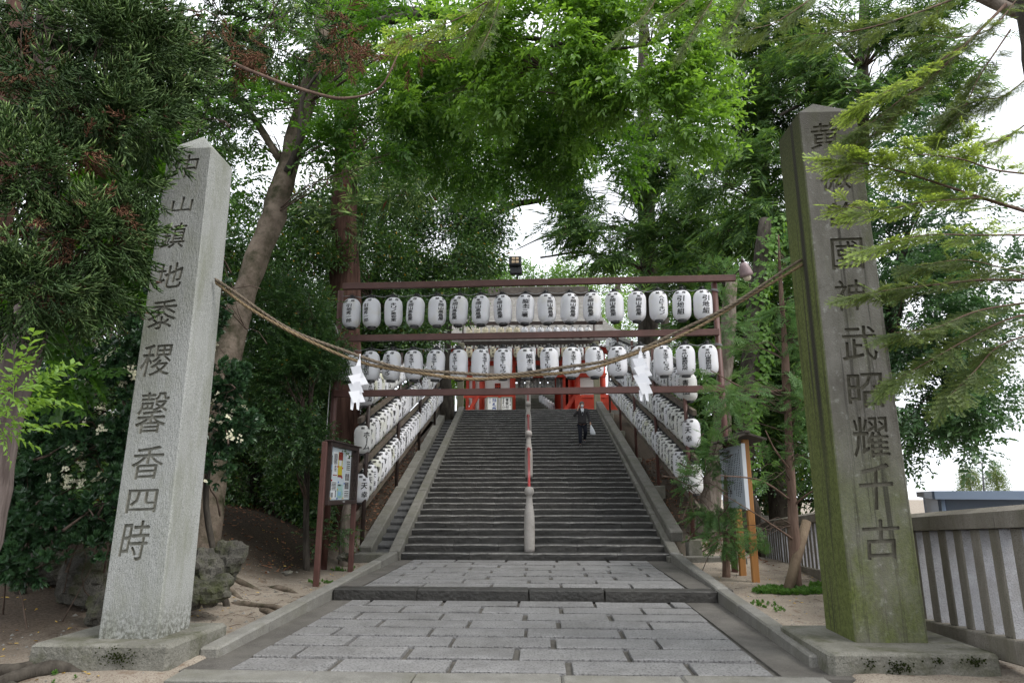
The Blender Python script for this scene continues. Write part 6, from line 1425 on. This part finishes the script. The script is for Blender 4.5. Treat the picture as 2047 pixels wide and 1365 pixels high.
# --- flaky pale trunk beside the sign board
q = A_([(1405, 1060, 16.8), (1425, 960, 16.8), (1440, 860, 16.8), (1452, 700, 16.8), (1462, 560, 17)]); t = TREE('pine_tree', 'tree with pale flaky bark standing behind the text board', 'tree', q[0]); q[0] = to_ground(q[0])
trunk_mesh(t, q, [.27, .24, .22, .2, .15], 'bark_pine', 14, .1)
crown('foliage', t, 'cypress', 'cyp', [blob(1460, 640, 16.5, 50, 60, .7), blob(1440, 560, 16.5, 40, 40, .6), blob(1440, 760, 16.2, 35, 70, .6), blob(1420, 900, 16.2, 30, 40, .5), blob(1470, 850, 16.2, 30, 60, .5)], 330, 1.3, None, .3, .5, .7, -.2, .5, .4, seed=3)
oak('dark evergreen shrub showing between the young cypress and the mossy pillar, behind the fence', (8.2, 24, 0), [(1600, 1000, 23.5), (1600, 940, 23.5)], [blob(1570, 990, 22.5, 60, 60, 1.), blob(1640, 960, 22.5, 60, 90, 1.), blob(1520, 970, 23, 60, 70, 1.), blob(1690, 990, 22.5, 60, 60, 1.)], 900, 1.4, tb=.4, nm='evergreen_shrub', cat='shrub', group=None, rad=(.1, .08, .05), seed=44)
# --- young cypress with its stake
q = A_([(1592, 1168, 11.95), (1586, 1050, 11.95), (1578, 900, 11.95), (1570, 720, 11.95), (1560, 560, 11.95), (1556, 470, 11.95)]); t = TREE('cypress_tree', 'young cypress with slender trunk and feathery sprays in front of the fence', 'tree', q[0]); q[0] = to_ground(q[0], -.05)
trunk_mesh(t, q, [.10, .085, .075, .06, .035, .012], 'bark_brown', 12, .1)
for l_ in ([(1588, 1010, 11.95), (1610, 990, 11.7), (1646, 970, 11.4)], [(1588, 1080, 11.95), (1560, 1060, 11.6), (1500, 1020, 11.2), (1440, 985, 11)], [(1580, 940, 11.95), (1550, 900, 11.6), (1530, 860, 11.4)], [(1575, 850, 11.95), (1620, 800, 11.8), (1650, 760, 11.8)], [(1572, 780, 11.95), (1500, 780, 11.5), (1420, 740, 11.2)], [(1582, 1000, 11.95), (1520, 960, 11.5), (1440, 950, 11.2)]):
    trunk_mesh(t, A_(l_), [.022, .016, .009, .005][:len(l_)], 'bark_brown', 6, .1, 'limb')
CB = [blob(1460, 790, 11.3, 70, 45, .5), blob(1435, 850, 11.2, 45, 30, .4), blob(1545, 720, 11.7, 55, 60, .5), blob(1605, 800, 11.9, 45, 60, .5), blob(1560, 610, 11.8, 45, 60, .4), blob(1610, 680, 12, 40, 70, .4), blob(1545, 850, 11.7, 30, 50, .5), blob(1615, 900, 11.8, 40, 70, .4), blob(1555, 520, 11.9, 25, 45, .3), blob(1530, 1085, 11.6, 35, 35, .3), blob(1540, 950, 11.5, 30, 40, .4), blob(1480, 540, 13.9, 25, 35, .2), blob(1500, 700, 11.6, 40, 30, .3)]
crown('foliage', t, 'cypress', 'cyp', CB, 780, 1.0, None, .35, .35, .5, .0, .55, .45, seed=4, flat=True, twigs=110, twr=.005, trunk=smooth_path(q[1:], 5))
tag(obj('wooden_stake', MB().tube([Vector(at(1575, 1165, 11.7)) + Vector((0, 0, -.1)), at(1612, 1042, 12.1)], [.085, .08], 10, wob=.05), M['stake'], None, True, Vector(at(1575, 1165, 11.7))), 'short thick wooden stake leaning across the young cypress trunk', 'stake')
q = A_([(1450, 1142, 13.9), (1452, 1040, 13.9), (1450, 950, 13.8)]); t = TREE('cypress_shrub', 'small bushy cypress shrub in front of the two orange posts', 'shrub', q[0]); q[0] = to_ground(q[0])
trunk_mesh(t, q, [.08, .06, .03], 'bark_brown', 9)
crown('foliage', t, 'cypress', 'cyp', [blob(1445, 1065, 13.4, 55, 42, .45), blob(1425, 1010, 13.4, 40, 35, .4), blob(1400, 965, 13.6, 40, 25, .3), blob(1425, 900, 13.8, 25, 40, .3)], 430, 1., None, .25, .6, .5, -.3, .4, .4, seed=6, twigs=30, twr=.006)
# --- round glossy tree beyond the stone fence
oak('big round glossy evergreen tree standing beyond the stone fence', at(1755, 1100, 17.5), [(1762, 900, 17.5), (1772, 700, 17.5), (1810, 500, 17.5)], [blob(1890, 700, 16.5, 140, 110, 1.6), blob(1800, 600, 16.5, 110, 120, 1.5), blob(1830, 800, 16.5, 100, 90, 1.3), blob(1930, 800, 16.5, 100, 70, 1.3), blob(1850, 450, 17, 130, 110, 1.6), blob(1970, 560, 16.5, 80, 90, 1.3), blob(1820, 900, 16.5, 60, 40, .9), blob(1760, 520, 17, 80, 130, 1.4), blob(1900, 880, 16.3, 60, 40, .8), blob(1840, 320, 17.5, 90, 70, 1.2), blob(1960, 690, 16.4, 70, 60, 1.)], 5600, 1.25, 'camphor', 'broad', .5, (.35, .3, .26, .18), -.2, cat='tree', nm='evergreen_tree', group=None, tw=60, cl=.8, seed=21)
# --- near fir at the right edge, branches reaching across the pillar
q = [Vector((6.0, 6.7, 0)), Vector(at(2150, 800, 6.7)), Vector(at(2125, 400, 6.7)), Vector(at(2088, 170, 6.7)), Vector(at(2062, 0, 6.7)), Vector(at(2030, -400, 6.8)), Vector(at(2010, -800, 6.9))]; t = TREE('fir_tree', 'near fir whose pale tipped branches reach across the mossy pillar', 'tree', q[0]); q[0] = to_ground(q[0])
trunk_mesh(t, q, [.26, .2, .18, .17, .16, .12, .06], 'bark_dark', 14, .1)
NB = [
 ([(2075, 430, 6.6), (1960, 395, 6.3), (1870, 365, 6.15), (1770, 335, 6.0), (1680, 322, 5.9)], .022, 'tip', 60, .0),
 ([(1960, 395, 6.3), (1900, 400, 6.1), (1840, 405, 6.0), (1760, 420, 5.9), (1690, 412, 5.85)], .010, 'tip', 22, .05),
 ([(2075, 350, 6.5), (1990, 340, 6.2), (1920, 318, 6.0), (1850, 310, 5.9), (1800, 308, 5.85)], .012, 'tip', 26, .0),
 ([(2050, 470, 6.6), (1950, 470, 6.2), (1850, 470, 6.0), (1760, 490, 5.9)], .012, 'tip', 26, .05),
 ([(2090, 560, 6.6), (1960, 560, 6.2), (1860, 570, 6.0), (1790, 578, 5.9), (1725, 588, 5.85)], .016, 'dark', 42, .08),
 ([(2090, 620, 6.6), (2010, 640, 6.3), (1930, 680, 6.1), (1860, 720, 6.0), (1790, 760, 5.95)], .012, 'dark', 44, .2),
 ([(2090, 600, 6.6), (1960, 620, 6.2), (1870, 655, 6.0), (1790, 665, 5.9)], .012, 'dark', 36, .2),
 ([(2090, 660, 6.6), (2000, 690, 6.2), (1950, 740, 6.0), (1900, 790, 5.9)], .010, 'dark', 36, .3),
 ([(2090, 560, 6.6), (2020, 540, 6.3), (1930, 520, 6.1), (1840, 530, 6.0)], .010, 'dark', 34, .15),
 ([(2010, 10, 6.6), (1930, 90, 6.3), (1850, 170, 6.1), (1780, 240, 6.0), (1720, 290, 5.9)], .020, 'dark', 70, .1),
 ([(1930, 90, 6.3), (1850, 140, 6.1), (1780, 180, 5.9), (1720, 210, 5.85)], .012, 'tip', 42, .05),
 ([(1850, 170, 6.1), (1800, 200, 6.0), (1750, 240, 5.9), (1715, 260, 5.85)], .010, 'dark', 34, .2),
 ([(2020, 60, 6.6), (1960, 150, 6.4), (1930, 210, 6.3), (1890, 260, 6.2)], .010, 'dark', 60, .15),
 ([(2000, -40, 6.6), (1850, 20, 6.2), (1720, 60, 6.0), (1600, 70, 5.9)], .016, 'dark', 50, .1),
 ([(2075, -60, 6.6), (1990, 50, 6.4), (1920, 75, 6.2), (1850, 70, 6.1)], .010, 'dark', 44, .12),
 ([(2085, 130, 6.6), (2010, 190, 6.4), (1960, 200, 6.3), (1900, 220, 6.2)], .010, 'dark', 44, .12),
 ([(2085, 220, 6.6), (2020, 270, 6.4), (1960, 290, 6.3), (1910, 280, 6.2)], .010, 'tip', 30, .08),
 ([(1720, -140, 6.4), (1650, -30, 6.2), (1560, 40, 6.1), (1500, 60, 6.0)], .012, 'dark', 24, .1),
]
def sprays(branches, parent, scale=1.0, key='firnear', mk='firnear', spread=.16):
    P = {'tip': [], 'dark': []}; D = {'tip': [], 'dark': []}
    for pts, r_, kd, n, dr in branches:
        n = int(n * (1.9 if kd == 'tip' else 1.4))
        pa_ = smooth_path([Vector(at(*k)) for k in pts], 6); m_ = len(pa_)
        mb = MB(); mb.tube(pa_, list(np.linspace(r_, .003, m_)), 6, caps=False); obj('branch', mb, M['bark_brown'], parent, True)
        for i in range(n):
            f = .12 + .88 * (i + random.random()) / n; j = min(m_ - 2, int(f * (m_ - 1))); p = pa_[j].lerp(pa_[j + 1], f * (m_ - 1) - j); ax = (pa_[j + 1] - pa_[j]).normalized()
            sd = ax.cross(Z3).normalized() * (1 if i % 2 else -1); d = ax * .7 + sd * random.uniform(.3, .9) + Vector((0, 0, -dr * .7 - random.uniform(-.12, .15)))
            if f > .95: d = ax - Vector((0, 0, dr))
            q_ = p + d.normalized() * random.uniform(0, spread)
            P[kd].append(tuple(q_)); D[kd].append(tuple(d))
            if random.random() < .7: mb2 = None
    for kd in P:
        if not P[kd]: continue
        p, d = np.array(P[kd]), np.array(D[kd]); n = len(p)
        ob = scatter('foliage', parent, LM[mk], PR_[key], p, d, np.array([0, -.45, .9]) + RNG.normal(0, .45, (n, 3)), scale * RNG.uniform(.7, 1.15, n), np.clip(RNG.normal(.6 if kd == 'tip' else .45, .25, n), 0, 1), root_off(parent))
        if kd == 'dark':
            a = ob.data.attributes['age']; v_ = np.zeros(len(a.data), np.float32); a.data.foreach_get('value', v_); a.data.foreach_set('value', v_ * np.float32(.22))
        else:
            a = ob.data.attributes['age']; v_ = np.zeros(len(a.data), np.float32); a.data.foreach_get('value', v_); a.data.foreach_set('value', np.clip(v_ * 1.5 + .22, 0, 1).astype(np.float32))
sprays(NB, t)
# --- fir boughs hanging from above at the top middle
q = [Vector((3.6, 3.0, 0)), Vector((3.7, 3.0, 5)), Vector((3.6, 3.2, 12))]
TB2 = [([(1040, -90, 6.9), (1000, -20, 6.7), (930, 30, 6.6), (860, 60, 6.5), (790, 80, 6.4)], .012, 'tip', 30, .05), ([(1040, -90, 6.9), (980, 0, 6.7), (930, 70, 6.6), (850, 85, 6.5)], .010, 'dark', 26, .15), ([(1040, -90, 6.9), (1000, 0, 6.6), (980, 60, 6.5), (960, 100, 6.4)], .008, 'dark', 18, .25),
       ([(1500, -140, 7.2), (1420, -40, 6.9), (1350, 20, 6.7), (1290, 60, 6.6)], .012, 'dark', 36, .15), ([(1480, -140, 7.2), (1440, -30, 6.9), (1400, 40, 6.7), (1370, 90, 6.6)], .010, 'dark', 32, .25), ([(1500, -140, 7.2), (1500, -30, 6.9), (1480, 20, 6.7), (1460, 60, 6.6)], .010, 'dark', 26, .2), ([(1340, -100, 7), (1310, 0, 6.8), (1280, 40, 6.7), (1250, 60, 6.6)], .008, 'dark', 18, .2)]
t = TREE('fir_tree', 'overhead fir whose boughs hang in at the top edge', 'tree', Vector((7.2, 8.4, 0)))
tq = [to_ground(Vector((7.2, 8.4, 0))), Vector((7.2, 8.4, 4)), Vector((7.1, 8.3, 9)), Vector((7.0, 8.2, 14))]; trunk_mesh(t, tq, [.3, .26, .2, .1], 'bark_pine', 12)
for a in ((1040, -90, 6.9), (1500, -140, 7.2)):
    e = Vector(at(*a)); trunk_mesh(t, [tq[2] + Vector((0, 0, -1)), tq[2].lerp(e, .5) + Vector((0, 0, .6)), e], [.09, .06, .015], 'bark_pine', 7, .1, 'limb')
sprays(TB2, t, .8)

# --- woods behind the gate and on the hill
def wood(label, px, Y, blobs, n, sc=1., tb=.6, mk='mid', rad=(.4, .3, .2)):
    b = at(px, 800, Y); oak(label, (b.x, Y, 0), [(px, 700, Y), (px, 560, Y)], blobs, n, sc, mk, 'sprig_l', tb, rad, -.15, group='trees on the hill behind the gate', tw=40, cl=1.6, nm='hill_tree', seed=px)
wood('light green tree right of the gate roof, behind the small lanterns', 1235, 46, [blob(1230, 690, 43, 55, 60, 2), blob(1260, 620, 44, 70, 60, 2.4), blob(1200, 590, 46, 60, 50, 2.4)], 520, .62, .8, 'bright')
wood('light green tree on the hill just above the floodlight', 1060, 54, [blob(1060, 560, 52, 90, 30, 3), blob(1130, 570, 52, 80, 40, 3), blob(1010, 590, 53, 60, 35, 3)], 800, .8, .7, 'mid')
wood('pale green shrubby tree showing between the left wooden post and the gate', 925, 45, [blob(920, 770, 43.5, 22, 50, 1.), blob(905, 720, 44, 40, 50, 1.5), blob(932, 800, 43, 14, 25, .8)], 420, .5, .8, 'bright')
wood('hill tree to the right behind the fir trunk', 1380, 50, [blob(1340, 520, 48, 110, 80, 3), blob(1420, 620, 46, 100, 90, 3), blob(1350, 680, 44, 90, 60, 2.4), blob(1270, 560, 50, 70, 50, 2.4)], 1100, .9, .35)
wood('shaded hill tree to the left behind the gate', 900, 50, [blob(880, 640, 46, 60, 50, 2.4), blob(920, 560, 48, 90, 50, 3), blob(935, 780, 44, 25, 40, 1.), blob(820, 600, 48, 90, 70, 3), blob(900, 720, 45, 50, 50, 2)], 1000, .9, .4)
wood('tall hill tree rising far left behind the evergreens', 700, 48, [blob(640, 500, 46, 150, 120, 3), blob(740, 620, 46, 110, 120, 3), blob(560, 680, 44, 120, 140, 3), blob(760, 420, 46, 120, 90, 3)], 900, 1.1, .2)
wood('hill tree behind the ivy trunk and mossy pillar', 1520, 44, [blob(1500, 500, 42, 110, 110, 3), blob(1560, 700, 40, 120, 120, 3), blob(1620, 560, 42, 80, 120, 3), blob(1480, 800, 40, 90, 80, 2)], 1300, .95, .25)
wood('shadowy hill tree behind the right rack', 1330, 40, [blob(1340, 760, 38, 70, 60, 2), blob(1400, 840, 37, 80, 60, 2), blob(1290, 830, 37, 50, 50, 1.5)], 600, .8, .2)
for lab, px, py, rx, ry, nn, mk in (('rounded yellowish tree far beyond the metal shed, left of the street lamp', 1937, 962, 24, 26, 420, 'far'), ('pointed greener tree far beyond the metal shed, right of the street lamp', 1992, 960, 24, 30, 420, 'far')):
    b = at(px, py, 85); t_ = thing('far_tree', lab, 'tree', (b.x, 85, -1.5), 0, 'trees far beyond the shed')
    trunk_mesh(t_, [Vector((b.x, 85, -1.6)), Vector((b.x, 85, 1)), Vector((b.x, 85, 4))], [.25, .2, .08], 'bark_dark', 8)
    bl_ = [blob(px, py + 14, 85, rx, 20, 1.6), blob(px, py - 6, 85, rx * (.8 if px < 1960 else .6), 22, 1.4), blob(px + (0 if px < 1960 else 1), py - (14 if px < 1960 else 24), 85, rx * (.6 if px < 1960 else .3), 18, 1.)]
    crown('foliage', t_, mk, 'sprig_l', bl_, nn, .62, None, .0, .6, .8, -.4, .3, .4, seed=px, toneb=.5 if px < 1960 else .2)

# --- ground plants, litter, fallen leaves
def strew(name, label_kind, mk, pk, xy, sc, up=.25, lift=.01, flat=True):
    pos = np.array([(x, y, gz(x, y) + lift) for x, y in xy]); n = len(pos)
    if flat: d = np.stack([RNG.normal(size=n), RNG.normal(size=n), RNG.normal(0, .15, n)], 1)
    else: d = np.stack([RNG.normal(0, .5, n), RNG.normal(0, .5, n), np.ones(n)], 1)
    ups = np.tile([0, 0, 1.], (n, 1)) + RNG.normal(0, up, (n, 3))
    if not flat: ups = RNG.normal(size=(n, 3))
    ob = scatter(name, None, LM[mk], PR_[pk], pos, d, ups, sc * RNG.uniform(.6, 1.3, n), RNG.random(n), (0, 0, 0)); return ob
PR_['leaf1'] = [(lambda o: (leafs(o, Vector((0, 0, 0)), Vector((1, 0, 0)), Z3, .075, .03, random.uniform(-.2, .3), 0), fin(o))[1])(([], [], [])) for _ in range(4)]
xy = []
while len(xy) < 420:
    x, y = random.uniform(-7.5, -3.6), random.uniform(5.2, 14.8)
    if mnoise.noise((x * .8, y * .8, 4)) > -.1 + .3 * random.random(): xy.append((x, y))
while len(xy) < 520: xy.append((random.uniform(2.9, 5.5), random.uniform(7.5, 15)))
o_ = strew('fallen_leaves', '', 'fallen', 'leaf1', xy, .8); tag(o_, 'scattered yellow fallen leaves lying on the sandy earth', 'leaves')
xy = [(random.uniform(3.4, 5.2), random.uniform(15.6, 24)) for _ in range(1500)] + [(random.uniform(-5.3, -4.3), random.uniform(15.6, 27)) for _ in range(1500)] + [(random.uniform(-11, -5), random.uniform(12.5, 21)) for _ in range(2600)]
o_ = strew('leaf_litter', '', 'litter', 'leaf1', xy, 1.2, .5, .015); tag(o_, 'brown leaf litter covering the banks beside the stairs', 'leaf litter')
PR_['weed'] = [P_rosette(6, .07, .03, 2) for _ in range(3)]
def patch(cx, cy, rx, ry, n): return [(cx + rx * math.sqrt(random.random()) * math.cos(a), cy + ry * math.sqrt(random.random()) * math.sin(a)) for a in [random.random() * 6.28 for _ in range(n)]]
b1 = at(1585, 1172, 11.6)
o_ = strew('ground_cover', '', 'weed', 'weed', patch(b1.x, 11.75, .62, .35, 330) + patch(b1.x + 1.0, 12.6, .35, .2, 60), .95, .3, .03, False); tag(o_, 'bright green ground cover round the foot of the young cypress', 'ground cover')
o_ = strew('weeds', '', 'weed', 'weed', patch(-4.15, 12.6, .25, .25, 26) + patch(-4.2, 14.5, .35, .3, 40) + patch(3.2, 10.2, .25, .5, 22) + patch(-4.5, 6.2, .3, .15, 6) + patch(3.6, 16.2, .5, .7, 70) + patch(-4.7, 16.4, .3, .9, 60), .6, .3, .02, False); tag(o_, 'small green weeds by the kerbs and posts', 'weeds')
ms = []
for (cx, y, cz, sx, sz, n) in ((-3.95, 6.41, .12, .16, .07, 130), (2.95, 6.61, .10, .06, .04, 30), (3.2, 6.61, .06, .14, .06, 110), (3.55, 6.61, .12, .05, .03, 26), (3.86, 6.61, .12, .09, .04, 50)):
    for _ in range(n): ms.append((cx + random.gauss(0, sx * .5), y, cz + random.gauss(0, sz * .5)))
P_ms = np.array(ms); n_ = len(P_ms)
PR_['moss'] = [P_rosette(7, .016, .008, 2) for _ in range(3)]
M_ms = scatter('moss_tufts', None, leaf_mat('moss', (.018, .026, .008), (.04, .055, .014), (.07, .09, .02), .1, .9, .1), PR_['moss'], P_ms, np.stack([RNG.normal(0, .3, n_), -np.ones(n_), RNG.normal(.3, .3, n_)], 1), np.tile([0, 0, 1.], (n_, 1)), RNG.uniform(.7, 1.5, n_), RNG.random(n_), (0, 0, 0)); tag(M_ms, 'dark green moss tufts clinging to the front faces of the plinths', 'moss')
t = TREE('small_shrub', 'small leafy shrub growing behind the notice board posts', 'shrub', Vector((-4.5, 14.9, 0)))
trunk_mesh(t, [to_ground(Vector((-4.5, 14.9, 0))), Vector((-4.5, 14.9, .6)), Vector((-4.55, 14.8, 1.0))], [.03, .02, .01], 'twig', 7)
crown('foliage', t, 'oak', 'broad_s', [blob(672, 1050, 14.6, 38, 50, .35), blob(640, 1070, 14.4, 25, 30, .25)], 120, .9, None, .1, .6, .5, -.3, .4, .4, seed=8, toneb=.7)
q = [Vector(at(692, 1116, 14.9)), Vector(at(690, 1050, 14.9)), Vector(at(697, 1000, 15))]; t = TREE('tree_stump', 'grey mossy broken trunk behind the far notice board post', 'stump', q[0]); q[0] = to_ground(q[0]); trunk_mesh(t, q, [.13, .1, .09], 'bark_pine', 10)
pb = MB()
for i in range(900):
    left = random.random() < .6; x, y = (random.uniform(-6, -3.6), random.uniform(5.6, 14)) if left else (random.uniform(2.9, 5.4), random.uniform(7.6, 15)); r_ = random.uniform(.006, .02) * (2 if random.random() < .06 else 1); z = gz(x, y)
    pb.add([(x + r_ * random.uniform(.7, 1.3) * math.cos(a), y + r_ * random.uniform(.7, 1.3) * math.sin(a), z) for a in (0, 1.26, 2.5, 3.77, 5.0)] + [(x, y, z + r_ * .8)], [(k, (k + 1) % 5, 5) for k in range(5)])
o_ = kind(obj('pebbles', pb, M['kerb']), 'stuff'); tag(o_, 'small grey pebbles lying in the sand beside the path', 'pebbles')
# mats of twigs on the sand
mb = MB()
for i in range(150):
    left = random.random() < .75; x, y = (random.uniform(-5.6, -3.6), random.uniform(7.3, 13)) if left else (random.uniform(3.0, 5), random.uniform(8, 14)); a = random.uniform(0, 6.28); l_ = random.uniform(.06, .25); z = gz(x, y) + .012
    mb.tube([(x, y, z), (x + math.cos(a) * l_ * .5 + .01, y + math.sin(a) * l_ * .5, z + .012), (x + math.cos(a + .3) * l_, y + math.sin(a + .3) * l_, gz(x + math.cos(a) * l_, y + math.sin(a) * l_) + .008)], [.004, .004, .002], 4, caps=False)
o_ = kind(obj('fallen_twigs', mb, M['twig']), 'stuff'); tag(o_, 'thin dark twigs scattered over the sandy earth', 'twigs')
print('foliage triangles', TRI[0])
